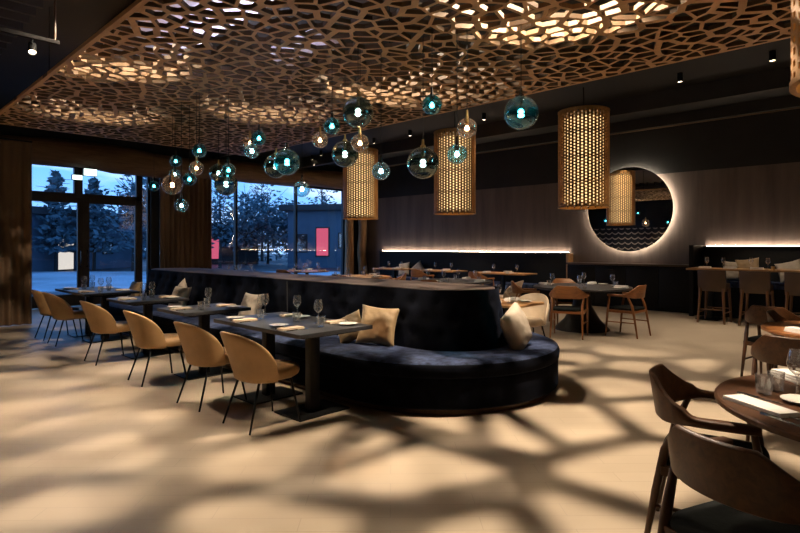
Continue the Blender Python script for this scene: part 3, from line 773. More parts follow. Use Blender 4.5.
# ------------------------------------------------------------------ chairs
def shell_chair(mat, nm):
    """bucket shell chair facing +X"""
    t = thing('shell_chair', 'x', 'chair', (0, 0, 0))
    nt_ = 40; A = R(82)
    def ztop(a):
        k = abs(a)/A
        return .425 + .345*(max(0.0, 1-k**2.3))**.62
    def rad(z): return .238+.050*max(0, (z-.42)/.38)**.8
    def pos(r, a, z): return Vector((-r*math.cos(a)*1.02 - .085*max(0, (z-.42)/.38)**1.2*max(0, math.cos(a)), r*math.sin(a)*1.08, z))
    rows = []
    for i in range(nt_+1):
        a = -A+2*A*i/nt_; zt = ztop(a); row = []
        for v in (0, .35, .7): row.append(pos(.10+.125*v**.6*1.0, a, .360+.018*v*v))
        row.append(pos(.230, a, .384))
        for k in range(9):
            z = .405+(zt-.405)*k/8; row.append(pos(rad(z), a, z))
        z = zt; r = rad(z)
        row += [pos(r-.006, a, z+.010), pos(r-.016, a, z+.013), pos(r-.027, a, z+.007)]
        for k in range(8, -1, -1):
            z = .415+(zt-.415)*k/8; row.append(pos(rad(z)-.033, a, z-.002))
        row.append(pos(.10, a, .405))
        rows.append(row)
    b = MB(); b.rings(rows, True, (True, True)); b.build('back_shell', mat, t, angle=65, weld=.0008)
    b = MB()
    def sup(r, z, n=36):
        o = []
        for j in range(n):
            a = 2*PI*j/n; c, s = math.cos(a), math.sin(a); e = .78
            o.append((.045+r*1.08*math.copysign(abs(c)**e, c), r*.98*math.copysign(abs(s)**e, s), z))
        return o
    b.rings([sup(.05, .368), sup(.185, .372), sup(.212, .392), sup(.222, .42), sup(.216, .448), sup(.195, .466), sup(.14, .474), sup(.05, .473)], True, (True, True))
    b.build('seat', mat, t, angle=70)
    for sx in (-1, 1):
        for sy in (-1, 1):
            b = MB(); b.tube([(sx*.11, sy*.12, .378), (sx*.15, sy*.155, .36), (sx*.235-.025, sy*.205, .004)], [.011, .011, .008], 10); b.build('leg', M['black_metal'], t)
    return t
tan = Kit(lambda: shell_chair(M['tan'], 'tan'))
for y, dx, rz, lab in ((3.95, 0, 0, 'tan leather shell chair nearest the camera, at the long near table'),
                   (4.80, 0, 2, 'tan leather shell chair second from the camera, at the far end of the near table'),
                   (6.02, 0, -2, 'tan leather shell chair at the small second table'),
                   (7.47, 0, 1, 'tan leather shell chair at the small third table'),
                   (9.25, .02, 0, 'tan leather shell chair at the last long table, the nearer of its pair'),
                   (9.95, .02, 3, 'tan leather shell chair farthest down the row, by the curtain')):
    tan.put(lab, (2.485+dx, y, 0), R(rz), 'tan shell chairs along the sofa tables')
bei = Kit(lambda: shell_chair(M['beige_shell'], 'beige'))
bei.put('beige shell chair across the wooden table behind the sofa end', (6.62, 3.98, 0), R(188), 'beige shell chairs')
bei.put('beige shell chair pulled up to the middle round table', (9.25, 6.05, 0), R(105), 'beige shell chairs')

def armchair(wx, wz):
    """wooden armchair facing +X: broad bent back rail running into the arms"""
    t = thing('wooden_armchair', 'x', 'chair', (0, 0, 0))
    pts = []
    n = 56
    for i in range(n+1):
        s = -1+2*i/n; q = abs(s)
        if q < .62:
            a = q/.62*R(88); x = -.03-.20*math.cos(a); y = .275*math.sin(a)
        else:
            k = (q-.62)/.38; x = -.023+.225*k; y = .275-.010*k
        h = .052 + .135*(1-min(1, max(0, (q-.22)/.38)))**1.4 if q > .22 else .187
        zc0 = .640
        zt = zc0 + h; zb = zc0 - .02*(1 if q < .3 else max(0, 1-(q-.3)/.25))
        if q > .62: zt = zc0+.040; zb = zc0+.004
        elif q > .5: f = (q-.5)/.12; zt = zt*(1-f)+(zc0+.040)*f; zb = zb*(1-f)+(zc0+.004)*f
        w = .024 if q < .4 else .024+.040*min(1, (q-.4)/.3)
        if q > .95: w *= .8
        pts.append((math.copysign(y, s), x, zb, zt, w))
    rings = []
    for i, (y, x, zb, zt, w) in enumerate(pts):
        p0 = pts[max(0, i-1)]; p1 = pts[min(n, i+1)]
        tx, ty = p1[1]-p0[1], p1[0]-p0[0]; L = math.hypot(tx, ty); nx, ny = ty/L, -tx/L
        if nx*0+0 == 1: pass
        lean = (zt-zb)*.14 if abs(-1+2*i/n) < .5 else 0
        e = min(.008, w*.3)
        o_ = Vector((x, y, 0)); nv = Vector((nx, ny, 0))
        up = Vector((-lean, 0, 0))
        def P(a, z, f): return o_+nv*a+up*f+Vector((0, 0, z))
        rings.append([P(-w/2, zb+e, 0), P(-w/2+e, zb, 0), P(w/2-e, zb, 0), P(w/2, zb+e, 0), P(w/2, zt-e, 1), P(w/2-e, zt, 1), P(-w/2+e, zt, 1), P(-w/2, zt-e, 1)])
    b = MB(); b.rings(rings, True, (True, True)); b.build('back_rail', wx, t, angle=50)
    for sy in (-1, 1):
        b = MB(); b.tube([(-.265, sy*.245, .0), (-.215, sy*.235, .30), (-.175, sy*.230, .50), (-.11, sy*.248, .648)], [.011, .018, .020, .014], 12); b.build('leg', wz, t)
        b = MB(); b.tube([(.245, sy*.262, .0), (.222, sy*.259, .28), (.205, sy*.262, .46), (.175, sy*.266, .648)], [.011, .018, .019, .014], 12); b.build('leg', wz, t)
        b = MB(); b.tube([(-.226, sy*.237, .235), (.238, sy*.262, .235)], .010, 8); b.build('stretcher', wx, t)
    b = MB()
    b.box(-.19, .23, -.258, -.234, .385, .43); b.box(-.19, .23, .234, .258, .385, .43); b.box(.205, .23, -.24, .24, .385, .43); b.box(-.205, -.18, -.225, .225, .385, .43)
    b.build('seat_frame', wx, t, bevel=.005)
    b = MB()
    def sq(rx, ry, z, n=40):
        o = []
        for j in range(n):
            a = 2*PI*j/n; c, s = math.cos(a), math.sin(a); e = .35
            o.append((.015+rx*math.copysign(abs(c)**e, c), ry*math.copysign(abs(s)**e, s), z))
        return o
    b.rings([sq(.20, .22, .415), sq(.222, .238, .425), sq(.228, .244, .445), sq(.218, .234, .463), sq(.16, .18, .472)], True, (True, True))
    b.build('seat', M['seat_grey'], t, angle=70)
    return t
wal = Kit(lambda: armchair(M['walnut'], M['walnut_z']))
teak = Kit(lambda: armchair(M['teak'], M['teak_z']))

def place_facing(kit, x, y, tx, ty, lab, grp, extra=0):
    return kit.put(lab, (x, y, 0), math.atan2(ty-y, tx-x)+R(extra), grp)

# ------------------------------------------------------------------ tables
def dark_table(label, x0, x1, y0, y1, peds):
    t = thing('pedestal_table', label, 'table', ((x0+x1)/2, (y0+y1)/2, 0), 0, 'dark tables along the sofa')
    o = -Vector(((x0+x1)/2, (y0+y1)/2, 0))
    def part(n, b, m, bev=.004): b.v = [v+o for v in b.v]; return b.build(n, m, t, bevel=bev)
    b = MB(); b.box(x0, x1, y0, y1, .715, .75); part('table_top', b, M['table_dark'])
    b = MB(); b.box(x0+.10, x1-.10, y0+.10, y1-.10, .69, .715); part('top_frame', b, M['black_metal'])
    for y in peds:
        xm = (x0+x1)/2
        b = MB(); b.box(xm-.05, xm+.05, y-.04, y+.04, .014, .70); part('leg', b, M['black_wood'])
        b = MB(); b.box(xm-.27, xm+.27, y-.19, y+.19, 0, .014); part('base_plate', b, M['black_metal'])
TX0, TX1 = 2.56, 3.34
DT = [('long dark table nearest the camera, by the rounded sofa', 3.56, 4.97, (3.92, 4.62)),
      ('small dark square table just behind the long near one', 5.59, 6.29, (5.94,)),
      ('small dark square table beside the pair of pale pillows', 7.15, 7.93, (7.54,)),
      ('long dark table farthest down the row, before the glass doors', 8.84, 10.35, (9.2, 9.95))]
for lab, y0, y1, pd in DT: dark_table(lab, TX0, TX1, y0, y1, pd)

def round_table(label, x, y, r, top, rim, kind, grp=None):
    t = thing('round_table', label, 'table', (x, y, 0), 0, grp)
    b = MB(); b.lathe([(.001, .715), (r-.02, .715), (r, .723), (r, .742), (r-.008, .75), (.001, .75)], 72); b.build('table_top', top, t, angle=30)
    if kind == 'cone':
        b = MB(); b.lathe([(.001, 0), (.46, 0), (.46, .02), (.30, .18), (.16, .42), (.13, .69), (.22, .715), (.001, .715)], 40); b.build('pedestal', M['black_wood'], t)
    else:
        b = MB(); b.lathe([(.001, 0), (.27, 0), (.27, .018), (.06, .03), (.048, .06), (.048, .68), (.14, .715), (.001, .715)], 32); b.build('pedestal', M['black_metal'], t)
N1 = (3.16, .05, .73); N2 = (5.85, .48, .62)
round_table('round walnut table in the near right corner', *N1, M['walnut'], None, 'post')
round_table('round wooden table at the right edge, behind the near one', *N2, M['teak'], None, 'post')
RT1 = (9.10, 4.38, .82); RT2 = (8.75, 7.0, .82); RT3 = (8.45, 9.55, .78)
round_table('large dark round table standing before the round mirror', *RT1, M['table_dark'], None, 'cone', 'large round dining tables')
round_table('large dark round table behind the sofa, under the middle woven lamp', *RT2, M['table_dark'], None, 'cone', 'large round dining tables')
round_table('pale topped round table behind the sofa, under the far woven lamp', *RT3, M['oak'], None, 'cone', 'large round dining tables')
W1 = (*atd(307, 15.6).xy, .62); W2 = (*atd(240, 14.4).xy, .60)
round_table('round orange wood table at the big window, right pane', *W1, M['teak'], None, 'post')
round_table('pale round table at the big window, beside the wide curtain', *W2, M['oak'], None, 'post')
def square_table(label, x0, x1, y0, y1, z, top, grp):
    t = thing('wooden_table', label, 'table', ((x0+x1)/2, (y0+y1)/2, 0), 0, grp)
    hx, hy = (x1-x0)/2, (y1-y0)/2
    b = MB(); b.box(-hx, hx, -hy, hy, z-.032, z); b.build('table_top', top, t, bevel=.006)
    b = MB(); b.box(-.05, .05, -.05, .05, .014, z-.03); b.build('leg', M['black_metal'], t)
    b = MB(); b.box(-.25, .25, -.22, .22, 0, .014); b.build('base_plate', M['black_metal'], t, bevel=.003)
square_table('warm wooden square table behind the rounded sofa end', 5.52, 6.20, 3.48, 4.24, .75, M['oak'], None)
BT = []
for px0, px1, lab in ((478, 530, 'wooden table at the low wall bench, nearest the mirror'), (424, 460, 'wooden table at the low wall bench, middle one'), (380, 409, 'wooden table at the low wall bench, nearest the corner')):
    ya, yb = on_x(px1, 11.9), on_x(px0, 11.9); BT.append((11.55, 12.25, ya, yb))
    square_table(lab, 11.55, 12.25, ya, yb, .77, M['oak'], 'wooden tables along the low wall bench')
# bar table with two trestle legs
by0, by1 = -1.2, on_x(691, 12.2)
t = thing('bar_table', 'long high wooden bar table along the lit bench', 'table', (12.2, (by0+by1)/2, 0))
hy = (by1-by0)/2
b = MB(); b.box(-.33, .33, -hy, hy, .975, 1.01); b.build('table_top', M['oak'], t, bevel=.005)
for y in (-hy+.45, -.1, hy-.35):
    b = MB(); b.box(-.05, .05, y-.05, y+.05, .014, .976); b.build('leg', M['black_metal'], t)
    b = MB(); b.box(-.25, .25, y-.2, y+.2, 0, .014); b.build('base_plate', M['black_metal'], t)

def bar_stool():
    t = thing('bar_stool', 'x', 'stool', (0, 0, 0))
    b = MB(); rg = []
    for z, th in ((.60, .02), (.615, .026), (.80, .026), (.985, .024), (1.0, .018)):
        r = []
        ln = -.05*(z-.6)/.4
        for i in range(15):
            s = -1+2*i/14; r.append(Vector((-.20+.05*s*s+ln-th, s*.235, z)))
        for i in range(14, -1, -1):
            s = -1+2*i/14; r.append(Vector((-.20+.05*s*s+ln+th, s*.235, z)))
        rg.append(r)
    b.rings(rg, True, (True, True)); b.build('backrest', M['stool_leather'], t, bevel=0, angle=55)
    b = MB(); b.box(-.20, .22, -.215, .215, .665, .745); b.build('seat', M['stool_leather'], t, bevel=.02)
    b = MB(); b.box(-.19, .20, -.20, .20, .635, .667); b.build('seat_frame', M['stool_wood'], t, bevel=.004)
    for sx in (-1, 1):
        for sy in (-1, 1):
            b = MB(); b.tube([(sx*.20+(.01), sy*.19, .66), (sx*.245, sy*.225, 0)], [.027, .019], 10); b.build('leg', M['stool_wood'], t)
    for p0, p1 in (((-.222, -.21, .26), (-.222, .21, .26)), ((.235, -.21, .26), (.235, .21, .26)), ((-.225, -.21, .20), (.235, -.21, .20)), ((-.225, .21, .20), (.235, .21, .20))):
        b = MB(); b.tube([p0, p1], .012, 8); b.build('foot_rail', M['stool_wood'], t)
    return t
st = Kit(bar_stool)
for px, lab in ((714.5, 'brown leather bar stool nearest the black sideboard'), (757, 'brown leather bar stool in the middle of the bar table'), (803, 'brown leather bar stool cut off by the right edge')):
    st.put(lab, (11.68, on_x(px, 11.68)+.0, 0), 0, 'bar stools at the high table')

# armchairs at their tables
g1 = 'dark armchairs at the near right tables'
wal.put('dark wooden armchair left of the near round table, its arms open towards it', (2.965, .77, 0), R(-78), g1)
wal.put('dark wooden armchair in the bottom right corner, its back to the camera', (2.22, .42, 0), R(-22), g1)
wal.put('dark wooden armchair just beyond the near round table, back towards the camera', (4.80, .67, 0), R(-9), g1)
wal.put('dark wooden armchair at the left side of the second round table, by the right edge', (6.28, .87, 0), R(-86), g1)
wal.put('brown wooden armchair farthest of the right edge group, in front of the stools', (6.98, 1.17, 0), R(-12), g1)
g2 = 'teak armchairs around the large round tables'
p = at(568, 339, 0)
place_facing(teak, 8.22, 4.18, RT1[0], RT1[1]+.1, 'warm wooden armchair at the mirror table with its back to the sofa', g2)
place_facing(teak, 8.98, 3.54, 9.02, RT1[1], 'warm wooden armchair at the mirror table, on the side towards the stools', g2)
place_facing(teak, 8.55, 5.15, RT1[0], RT1[1], 'warm wooden armchair at the mirror table, on the window side', g2)
place_facing(teak, 9.60, 4.92, RT1[0], RT1[1], 'warm wooden armchair at the mirror table, on the mirror side', g2)
place_facing(teak, 7.90, 6.75, RT2[0], RT2[1], 'warm wooden armchair at the middle round table with its back to the sofa', g2)
place_facing(teak, 8.0, 7.65, RT2[0], RT2[1], 'warm wooden armchair at the middle round table, window side', g2)
place_facing(teak, 7.70, 9.15, RT3[0], RT3[1], 'warm wooden armchair at the far round table, nearer the sofa', g2)
place_facing(teak, 9.10, 8.95, RT3[0], RT3[1], 'warm wooden armchair at the far round table, mirror wall side', g2)
place_facing(teak, 11.05, (BT[0][2]+BT[0][3])/2+.1, 12, (BT[0][2]+BT[0][3])/2, 'warm wooden armchair at the bench table nearest the mirror', g2)
place_facing(teak, 11.05, (BT[1][2]+BT[1][3])/2, 12, (BT[1][2]+BT[1][3])/2, 'warm wooden armchair at the middle bench table', g2)
q = Vector(W1[:2])
place_facing(teak, q.x-.85, q.y-.25, q.x, q.y, 'warm wooden armchair at the orange round table by the window', g2)

# ------------------------------------------------------------------ tableware
def wine_glass():
    t = thing('wine_glass', 'x', 'glass', (0, 0, 0))
    b = MB(); b.lathe([(.001, .001), (.034, .001), (.035, .003), (.012, .007), (.0045, .014), (.0038, .05), (.0045, .092), (.012, .102)], 20); b.build('stem', M['glass'], t)
    b = MB(); b.lathe([(.002, .099), (.014, .102), (.030, .118), (.040, .142), (.041, .160), (.036, .19), (.030, .215)], 24); b.build('bowl', M['glass'], t)
    return t
def tumbler():
    b = MB(); b.lathe([(.001, .006), (.030, .006), (.036, .092), (.038, .092), (.033, 0), (.001, 0)], 24)
    return tag(b.build('tumbler', M['glass']), 'x', 'glass')
def plate():
    b = MB(); b.lathe([(.001, .002), (.045, .002), (.052, .0), (.056, .004), (.085, .014), (.086, .017), (.055, .009), (.001, .008)], 32)
    return tag(b.build('side_plate', M['china']), 'x', 'plate')
def napkin(mat, h=1.0):
    b = MB()
    for k, (w, l, z0, z1) in enumerate(((.105, .215, .0, .007*h), (.103, .212, .007*h, .013*h), (.10, .208, .013*h, .018*h))):
        b.box(-l/2+.002*k, l/2-.001*k, -w/2, w/2-.003*k, z0, z1)
    return tag(b.build('folded_napkin', mat, bevel=.003), 'x', 'napkin')
def knife():
    t = thing('table_knife', 'x', 'cutlery', (0, 0, 0))
    b = MB(); b.rings([[(x, -w, .001), (x, w, .001), (x, w, .0025+h), (x, -w, .0025+h)] for x, w, h in ((-.0, .006, .003), (.03, .0085, .001), (.085, .0085, .0006), (.11, .003, .0003))], True, (True, True)); b.build('blade', M['steel'], t)
    b = MB(); b.rings([[(x, -w, .001), (x, w, .001), (x, w*.6, .008), (x, -w*.6, .008)] for x, w in ((-.105, .004), (-.10, .0075), (-.04, .0065), (0, .006))], True, (True, True)); b.build('handle', M['dark_steel'], t)
    return t
def fork():
    t = thing('table_fork', 'x', 'cutlery', (0, 0, 0))
    b = MB(); b.rings([[(x, -w, z), (x, w, z), (x, w, z+.003), (x, -w, z+.003)] for x, w, z in ((.0, .004, .002), (.03, .006, .003), (.045, .012, .004), (.06, .0125, .004))], True, (True, True))
    for k in range(4): y = -.0102+.0068*k; b.box(.058, .10, y-.0014, y+.0014, .004, .0065)
    b.build('head', M['steel'], t)
    b = MB(); b.rings([[(x, -w, .001), (x, w, .001), (x, w*.6, .007), (x, -w*.6, .007)] for x, w in ((-.105, .004), (-.10, .0075), (-.04, .005), (0, .0045))], True, (True, True)); b.build('handle', M['dark_steel'], t)
    return t
def votive():
    t = thing('candle_glass', 'x', 'candle holder', (0, 0, 0))
    b = MB(); b.lathe([(.001, .005), (.028, .005), (.031, .062), (.034, .062), (.032, 0), (.001, 0)], 20); b.build('holder', M['brass'], t)
    b = MB(); b.lathe([(.001, .040), (.027, .040), (.027, .007)], 16); b.build('candle', M['napkin_white'], t)
    return t
KW, KT, KP, KN, KNW, KK, KF, KV = Kit(wine_glass), Kit(tumbler), Kit(plate), Kit(lambda: napkin(M['napkin'])), Kit(lambda: napkin(M['napkin_white'], 2.1)), Kit(knife), Kit(fork), Kit(votive)
GN = {'w': 'wine glasses on the tables', 't': 'tumblers on the tables', 'p': 'side plates on the tables', 'n': 'folded napkins on the tables', 'k': 'knives on the tables', 'f': 'forks on the tables'}
def place_setting(x, y, z, ang, where, full=True, white=False, glasses='wt'):
    """ang points from the guest towards the table middle"""
    c, s = math.cos(ang), math.sin(ang)
    def L(u, v): return (x+u*c-v*s, y+u*s+v*c, z)
    (KNW if white else KN).put(('folded white napkin ' if white else 'folded beige napkin ')+where, L(.13, 0), ang+R(rnd.uniform(-6, 6)), GN['n'])
    if full:
        KK.put('table knife '+where, L(.14, -.085), ang, GN['k'])
        KF.put('table fork '+where, L(.14, .085), ang, GN['f'])
        KP.put('white side plate '+where, L(.15, .20), 0, GN['p'])
    if 'w' in glasses: KW.put('wine glass '+where, L(.30, -.10), 0, GN['w'])
    if 't' in glasses: KT.put('clear tumbler '+where, L(.27, -.19), 0, GN['t'])
Z = .75
TN = ['on the long near table', 'on the small second table', 'on the small third table', 'on the long last table']
place_setting(TX0, 3.88, Z, 0, TN[0]+', chair side, end nearest the camera', glasses='')
place_setting(TX0, 4.62, Z, 0, TN[0]+', chair side, farther end', glasses='')
place_setting(TX1, 3.92, Z, PI, TN[0]+', sofa side, end nearest the camera', glasses='')
place_setting(TX1, 4.62, Z, PI, TN[0]+', sofa side, farther end', glasses='')
for x, y, e in ((3.06, 3.98, 'at the end nearest the camera'), (3.20, 4.50, 'in the middle, sofa side'), (2.98, 4.80, 'at the far end, front of its pair'), (3.07, 4.87, 'at the far end, rear of its pair')):
    KW.put('wine glass on the long near table, '+e, (x, y, Z), 0, GN['w'])
for x, y, e in ((2.95, 3.80, 'nearest the camera'), (2.98, 4.20, 'in the middle'), (2.86, 4.62, 'far end, chair side')):
    KT.put('clear tumbler on the long near table, '+e, (x, y, Z), 0, GN['t'])
place_setting(TX0, 5.96, Z, 0, TN[1]+', chair side', glasses='t')
place_setting(TX1, 5.92, Z, PI, TN[1]+', sofa side', glasses='wt')
place_setting(TX0, 7.56, Z, 0, TN[2]+', chair side', glasses='wt')
place_setting(TX1, 7.52, Z, PI, TN[2]+', sofa side', glasses='wt')
for y, e in ((9.2, 'nearer end'), (9.98, 'door end')):
    place_setting(TX0, y, Z, 0, TN[3]+', chair side, '+e, glasses='wt'); place_setting(TX1, y, Z, PI, TN[3]+', sofa side, '+e, glasses='wt')
def ring_settings(tb, name, angs, names, white=True, full=False, gl='wt', z=.75):
    for a, nm in zip(angs, names):
        x, y = tb[0]+math.cos(R(a))*(tb[2]-.03), tb[1]+math.sin(R(a))*(tb[2]-.03)
        place_setting(x, y, z, R(a)+PI, 'on %s, %s' % (name, nm), full, white, gl)
four = ('side towards the sofa', 'side towards the bar stools', 'side towards the mirror wall', 'side towards the window')
ring_settings(RT1, 'the mirror round table', (190, 278, 10, 100), four, full=True)
ring_settings(RT2, 'the middle round table', (190, 278, 10, 100), four)
ring_settings(RT3, 'the far round table', (190, 278, 10, 100), four)
ring_settings(W1, 'the orange window table', (200, 300, 40, 120), four)
ring_settings(W2, 'the table by the wide curtain', (200, 300, 40, 120), four)
for (x0, x1, ya, yb), nm in zip(BT, ('the bench table nearest the mirror', 'the middle bench table', 'the bench table in the corner')):
    for yy, e in (((ya*.72+yb*.28), 'mirror end'), ((ya*.28+yb*.72), 'corner end')):
        place_setting(x0, yy, .77, 0, 'on %s, room side, %s' % (nm, e), False, True, 'w')
    KNW.put('folded white napkin on %s, bench side' % nm, (x1-.13, (ya+yb)/2, .77), PI/2, GN['n'])
place_setting(6.20, 3.86, .75, PI, 'on the wooden table behind the sofa end, chair side', True, True, 'w')
place_setting(5.52, 3.86, .75, 0, 'on the wooden table behind the sofa end, sofa side', False, True, 'wt')
for px, e in ((707, 'at its end by the sideboard'), (723.5, 'second along from the sideboard'), (751, 'before the tan pillow'), (768, 'beside the candle')):
    KW.put('wine glass on the high bar table, '+e, (12.2, on_x(px, 12.2), 1.01), 0, GN['w'])
for px, e in ((705, 'by the sideboard end'), (730, 'before the white pillow'), (757, 'behind the middle stool')):
    KNW.put('folded white napkin on the high bar table, '+e, (12.05, on_x(px, 12.05), 1.01), PI/2, GN['n'])
KV.put('small candle glass on the high bar table', (12.15, on_x(773, 12.15), 1.01), 0)
# the near round table, set close to the lens
p = at(760, 407, .75); ax = math.atan2(at(795, 418, .75).y-at(735, 398, .75).y, at(795, 418, .75).x-at(735, 398, .75).x)
b = MB()
for k, (z0, z1) in enumerate(((0, .006), (.006, .012), (.012, .017))): b.box(-.15+.003*k, .15-.002*k, -.055, .055-.004*k, z0, z1)
o = tag(b.build('folded_napkin', M['napkin_white'], bevel=.003), 'large folded white napkin on the near round table, at its front edge', 'napkin', GN['n']); o.location = (p.x, p.y, .75); o.rotation_euler = (0, 0, ax)
w0 = 'on the near round table, '
p = at(783, 421, .75); KK.put('table knife '+w0+'in front of the white napkin', p, ax, GN['k'])
p = at(786, 416.5, .75); KF.put('table fork '+w0+'against the white napkin', p, ax, GN['f'])
p = at(803, 403, .75); KP.put('white side plate '+w0+'at the right edge', p, 0, GN['p'])
p = at(764, 394, .75); KT.put('clear tumbler '+w0+'left of the pair', p, 0, GN['t'])
p = at(776, 391, .75); KT.put('clear tumbler '+w0+'right of the pair', p, 0, GN['t'])
p = at(797, 396, .75); KW.put('tall wine glass '+w0+'at the right edge', p, 0, GN['w'])
p = at(793, 380, .75); KNW.put('folded white napkin '+w0+'at its far side', p, ax+R(170), GN['n'])
p = at(759, 398.5, .75); KK.put('table knife '+w0+'beside the tumblers', p, ax+R(10), GN['k'])
p = at(801, 333, .75); KNW.put('folded white napkin on the second round table at the right edge', p, ax, GN['n'])
KT.put('clear tumbler on the second round table', (N2[0]-.1, N2[1]-.1, .75), 0, GN['t'])

# ------------------------------------------------------------------ outside, seen through the glass
b = MB(); b.box(-25, 60, YW+.25, 95, -.35, -.15); o = struct('ground', b, M['asphalt'])
def snow(name, px0, px1, d0, d1, lab):
    a, b_, c, e = atd(px0, d0), atd(px1, d0), atd(px1, d1), atd(px0, d1)
    m = MB(); P = [(q.x, q.y) for q in (a, b_, c, e)]
    m.add([(x, y, -.16) for x, y in P]+[(x, y, -.08) for x, y in P], [(0, 3, 2, 1), (4, 5, 6, 7), (0, 1, 5, 4), (1, 2, 6, 5), (2, 3, 7, 6), (3, 0, 4, 7)])
    o = m.build(name, M['snow']); tag(o, lab, 'snow', kind='structure')
snow('ground_snow', -140, 340, 18.5, 33, 'snow covered ground outside the windows')
def house(label, p, rz, w, dp, h, mat, wins, glow, roof_over=.5):
    t = thing('building', label, 'building', p, rz)
    b = MB(); b.box(-w/2, w/2, 0, dp, 0, h); b.build('wall', mat, t)
    b = MB(); b.box(-w/2-roof_over, w/2+roof_over, -roof_over, dp+roof_over, h, h+.45); b.build('roof', M['roof_dark'], t, bevel=.03)
    for x, z, ww, wh, m in wins:
        f = MB(); f.box(x-ww/2-.08, x+ww/2+.08, -.06, .02, z-.08, z+wh+.08); fo = f.build('window_frame', M['frame_black'], t)
        g = MB(); g.box(x-ww/2, x+ww/2, -.075, -.06, z, z+wh); g.build('window_pane', M[m], fo)
p = atd(352, 40, -.15)
house('low flat roofed building outside, with a pink lit window', p, R(-58), 10, 8, 4.2, M['render_grey'], [(-2.25, .9, .9, 2.0, 'pink'), (-3.9, 1.2, .8, 1.2, 'pane'), (-.6, 1.5, .7, 1.0, 'pane'), (2.2, 1.5, .9, 1.2, 'pane')], 'pink')
p = atd(225, 48, -.15)
house('small dark shed outside with a pink lit door, left of the window mullion', p, R(-12), 6, 4, 3.0, M['roof_dark'], [(-.9, .5, 1.0, 1.7, 'pink')], 'pink', .2)
p = atd(72, 36, -.15)
house('dark house outside the glass doors with one bright lit window', p, R(35), 13, 7, 3.5, M['render_grey'], [(-.6, .1, 1.3, 2.0, 'white_win'), (3.4, 1.1, .9, 1.1, 'pane')], 'w')
def tree(label, px, d, h, cr, kind, seed):
    p = atd(px, d, -.15); r2 = random.Random(seed)
    t = thing('tree', label, 'tree', p, 0, 'trees outside the windows')
    b = MB(); b.tube([(0, 0, 0), (.05, .02, h*.4), (0, .05, h*.97)], [h*.020, h*.014, .02], 8)
    for k in range(26 if kind == 'pine' else 40):
        z = h*(.25+.7*r2.random()); a = r2.uniform(0, 2*PI); L = cr*(1.05-.75*(z/h))*(1 if kind == 'pine' else r2.uniform(.7, 1.3))
        up = .05 if kind == 'pine' else L*.8
        b.tube([(0, 0, z), (L*.5*math.cos(a), L*.5*math.sin(a), z+up*.4), (L*math.cos(a), L*math.sin(a), z+up)], [h*.004, h*.003, .01], 5)
    b.build('trunk', M['bark'], t)
    b = MB(); nl = 1500 if kind != 'bare' else 420
    for k in range(nl):
        if kind == 'pine':
            z = h*(.22+.78*r2.random()**1.15); L = cr*(1.08-z/h)*(.35+.65*((z*1.7) % 1.0)); rr = L*math.sqrt(r2.random()); a = r2.uniform(0, 2*PI)
            c = Vector((rr*math.cos(a), rr*math.sin(a), z-.12*rr)); s = r2.uniform(.10, .30)
        else:
            u = Vector((r2.gauss(0, 1), r2.gauss(0, 1), r2.gauss(0, 1))).normalized()*r2.random()**.4
            lump = 1+.35*noise.noise(u*2.3+Vector((seed, 0, 0)))
            c = Vector((u.x*cr*lump, u.y*cr*lump, h*.60+u.z*h*.40*lump)); s = r2.uniform(.10, .28)
        e1 = Vector((r2.gauss(0, 1), r2.gauss(0, 1), r2.gauss(0, .5))).normalized(); e2 = e1.cross(Vector((r2.gauss(0, 1), r2.gauss(0, 1), r2.gauss(0, 1)))).normalized()
        b.add([c-e1*s, c+e2*s*.45, c+e1*s, c-e2*s*.45], [(0, 1, 2, 3)])
    b.build('crown', M['foliage'], t, smooth=False)
TR = [('broad dark tree outside the big window, left pane', 246, 46, 6.2, 2.9, 'round'), ('broad dark tree outside the big window, centre', 268, 49, 6.2, 3.6, 'round'),
      ('rounded dark tree outside, just left of the flat roof', 290, 47, 5.0, 2.4, 'round'), ('bare thin tree outside at the left edge of the big window', 220, 40, 6.4, 2.0, 'bare'),
      ('tall thin tree rising behind the flat roofed building', 322, 56, 9.2, 1.6, 'bare'), ('tall bare tree behind the broad dark tree', 262, 58, 8.6, 2.2, 'bare'),
      ('dark pine outside over the left door', 56, 34, 6.2, 2.6, 'pine'), ('dark pine outside, right of the exit sign', 94, 36, 6.0, 2.8, 'pine'),
      ('bare spreading tree outside the right glass door', 133, 34, 6.0, 2.4, 'bare'), ('dark tree outside the narrow pane by the column', 148, 30, 5.4, 1.6, 'round'),
      ('low dark tree outside behind the left glass door', 28, 40, 4.4, 2.4, 'round'), ('low dark tree outside behind the right glass door', 112, 42, 4.2, 3.0, 'round')]
for i, q in enumerate(TR): tree(*q, 31+i)
b = MB()
r2 = random.Random(5)
for k in range(5200):
    px = r2.uniform(-40, 350); d = r2.uniform(60, 62); p = atd(px, d, r2.uniform(0, 2.7+.5*math.sin(px*.12))-.1)
    e1 = Vector((r2.gauss(0, 1), r2.gauss(0, 1), r2.gauss(0, .5))).normalized(); e2 = e1.cross(Vector((0, .3, 1))).normalized(); s = r2.uniform(.15, .4)
    b.add([p-e1*s, p+e2*s*.5, p+e1*s, p-e2*s*.5], [(0, 1, 2, 3)])
tag(b.build('hedge', M['foliage'], smooth=False), 'long dark hedge closing the view outside', 'hedge', kind='stuff')

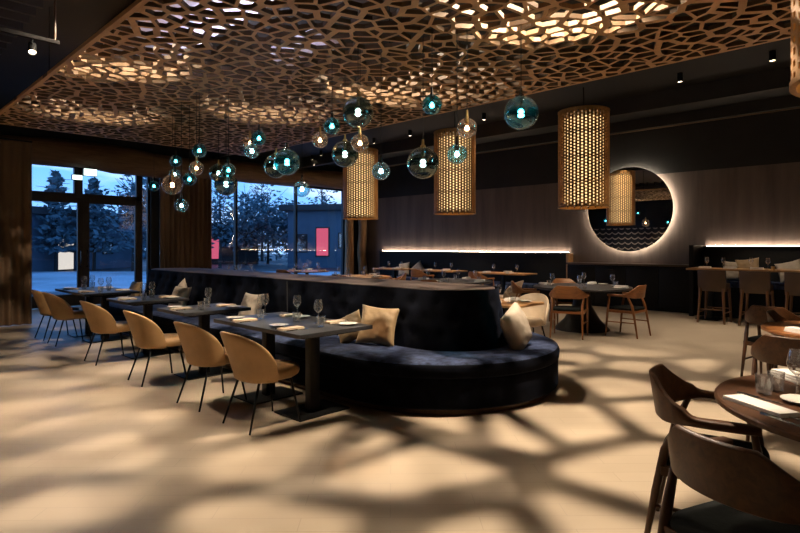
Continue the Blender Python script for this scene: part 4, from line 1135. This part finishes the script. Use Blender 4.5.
# ------------------------------------------------------------------ dusk sky
w = bpy.data.worlds.new('dusk'); SC.world = w; w.use_nodes = True
nt = w.node_tree; nt.nodes.clear()
out = nt.nodes.new('ShaderNodeOutputWorld'); bg = nt.nodes.new('ShaderNodeBackground')
tc = N(nt, 'ShaderNodeTexCoord'); sp = N(nt, 'ShaderNodeSeparateXYZ'); nt.links.new(tc.outputs['Generated'], sp.inputs[0])
rp = N(nt, 'ShaderNodeValToRGB'); cr = rp.color_ramp
cr.elements[0].position = 0.0; cr.elements[0].color = (.19, .37, .66, 1)
cr.elements[1].position = .40; cr.elements[1].color = (.055, .17, .40, 1)
e = cr.elements.new(.14); e.color = (.09, .28, .66, 1)
nt.links.new(sp.outputs['Z'], rp.inputs[0])
mp = N(nt, 'ShaderNodeMapping'); mp.inputs['Scale'].default_value = (3, 3, 9); nt.links.new(tc.outputs['Generated'], mp.inputs[0])
nz = N(nt, 'ShaderNodeTexNoise', Scale=1.7, Detail=6.0); nt.links.new(mp.outputs[0], nz.inputs['Vector'])
r2_ = N(nt, 'ShaderNodeValToRGB'); r2_.color_ramp.elements[0].position = .48; r2_.color_ramp.elements[1].position = .68
nt.links.new(nz.outputs['Fac'], r2_.inputs[0])
mx = N(nt, 'ShaderNodeMix', data_type='RGBA'); fo = N(nt, 'ShaderNodeMapRange'); fo.inputs['From Min'].default_value = .12; fo.inputs['From Max'].default_value = .34; fo.inputs['To Min'].default_value = 1; fo.inputs['To Max'].default_value = 0
nt.links.new(sp.outputs['Z'], fo.inputs['Value'])
mm = N(nt, 'ShaderNodeMath', operation='MULTIPLY'); nt.links.new(fo.outputs[0], mm.inputs[0]); nt.links.new(r2_.outputs[0], mm.inputs[1]); nt.links.new(mm.outputs[0], mx.inputs[0]); nt.links.new(rp.outputs[0], mx.inputs[6]); mx.inputs[7].default_value = (.40, .54, .74, 1)
nt.links.new(mx.outputs[2], bg.inputs[0]); bg.inputs[1].default_value = 2.35
nt.links.new(bg.outputs[0], out.inputs[0])

# ------------------------------------------------------------------ camera and view
cam = bpy.data.cameras.new('camera'); co = bpy.data.objects.new('camera', cam); COL.objects.link(co)
co.location = (0, 0, EYE); co.rotation_euler = (PI/2, 0, -YAW)
cam.sensor_width = 36; cam.lens = FPX*36/800; cam.shift_y = -(266.5-HOR)/800
cam.clip_start = .05; cam.clip_end = 300
SC.camera = co
vs = SC.view_settings
SC.display_settings.display_device = 'sRGB'
vs.view_transform = 'Standard'; vs.look = 'None'; vs.gamma = 1; vs.use_curve_mapping = False; vs.exposure = .28
cy = SC.cycles
cy.use_denoising = True; cy.max_bounces = 10; cy.transparent_max_bounces = 24; cy.diffuse_bounces = 4; cy.glossy_bounces = 4
cy.sample_clamp_indirect = 4.0; cy.caustics_reflective = False; cy.caustics_refractive = False; cy.use_light_tree = True
bpy.context.view_layer.update()
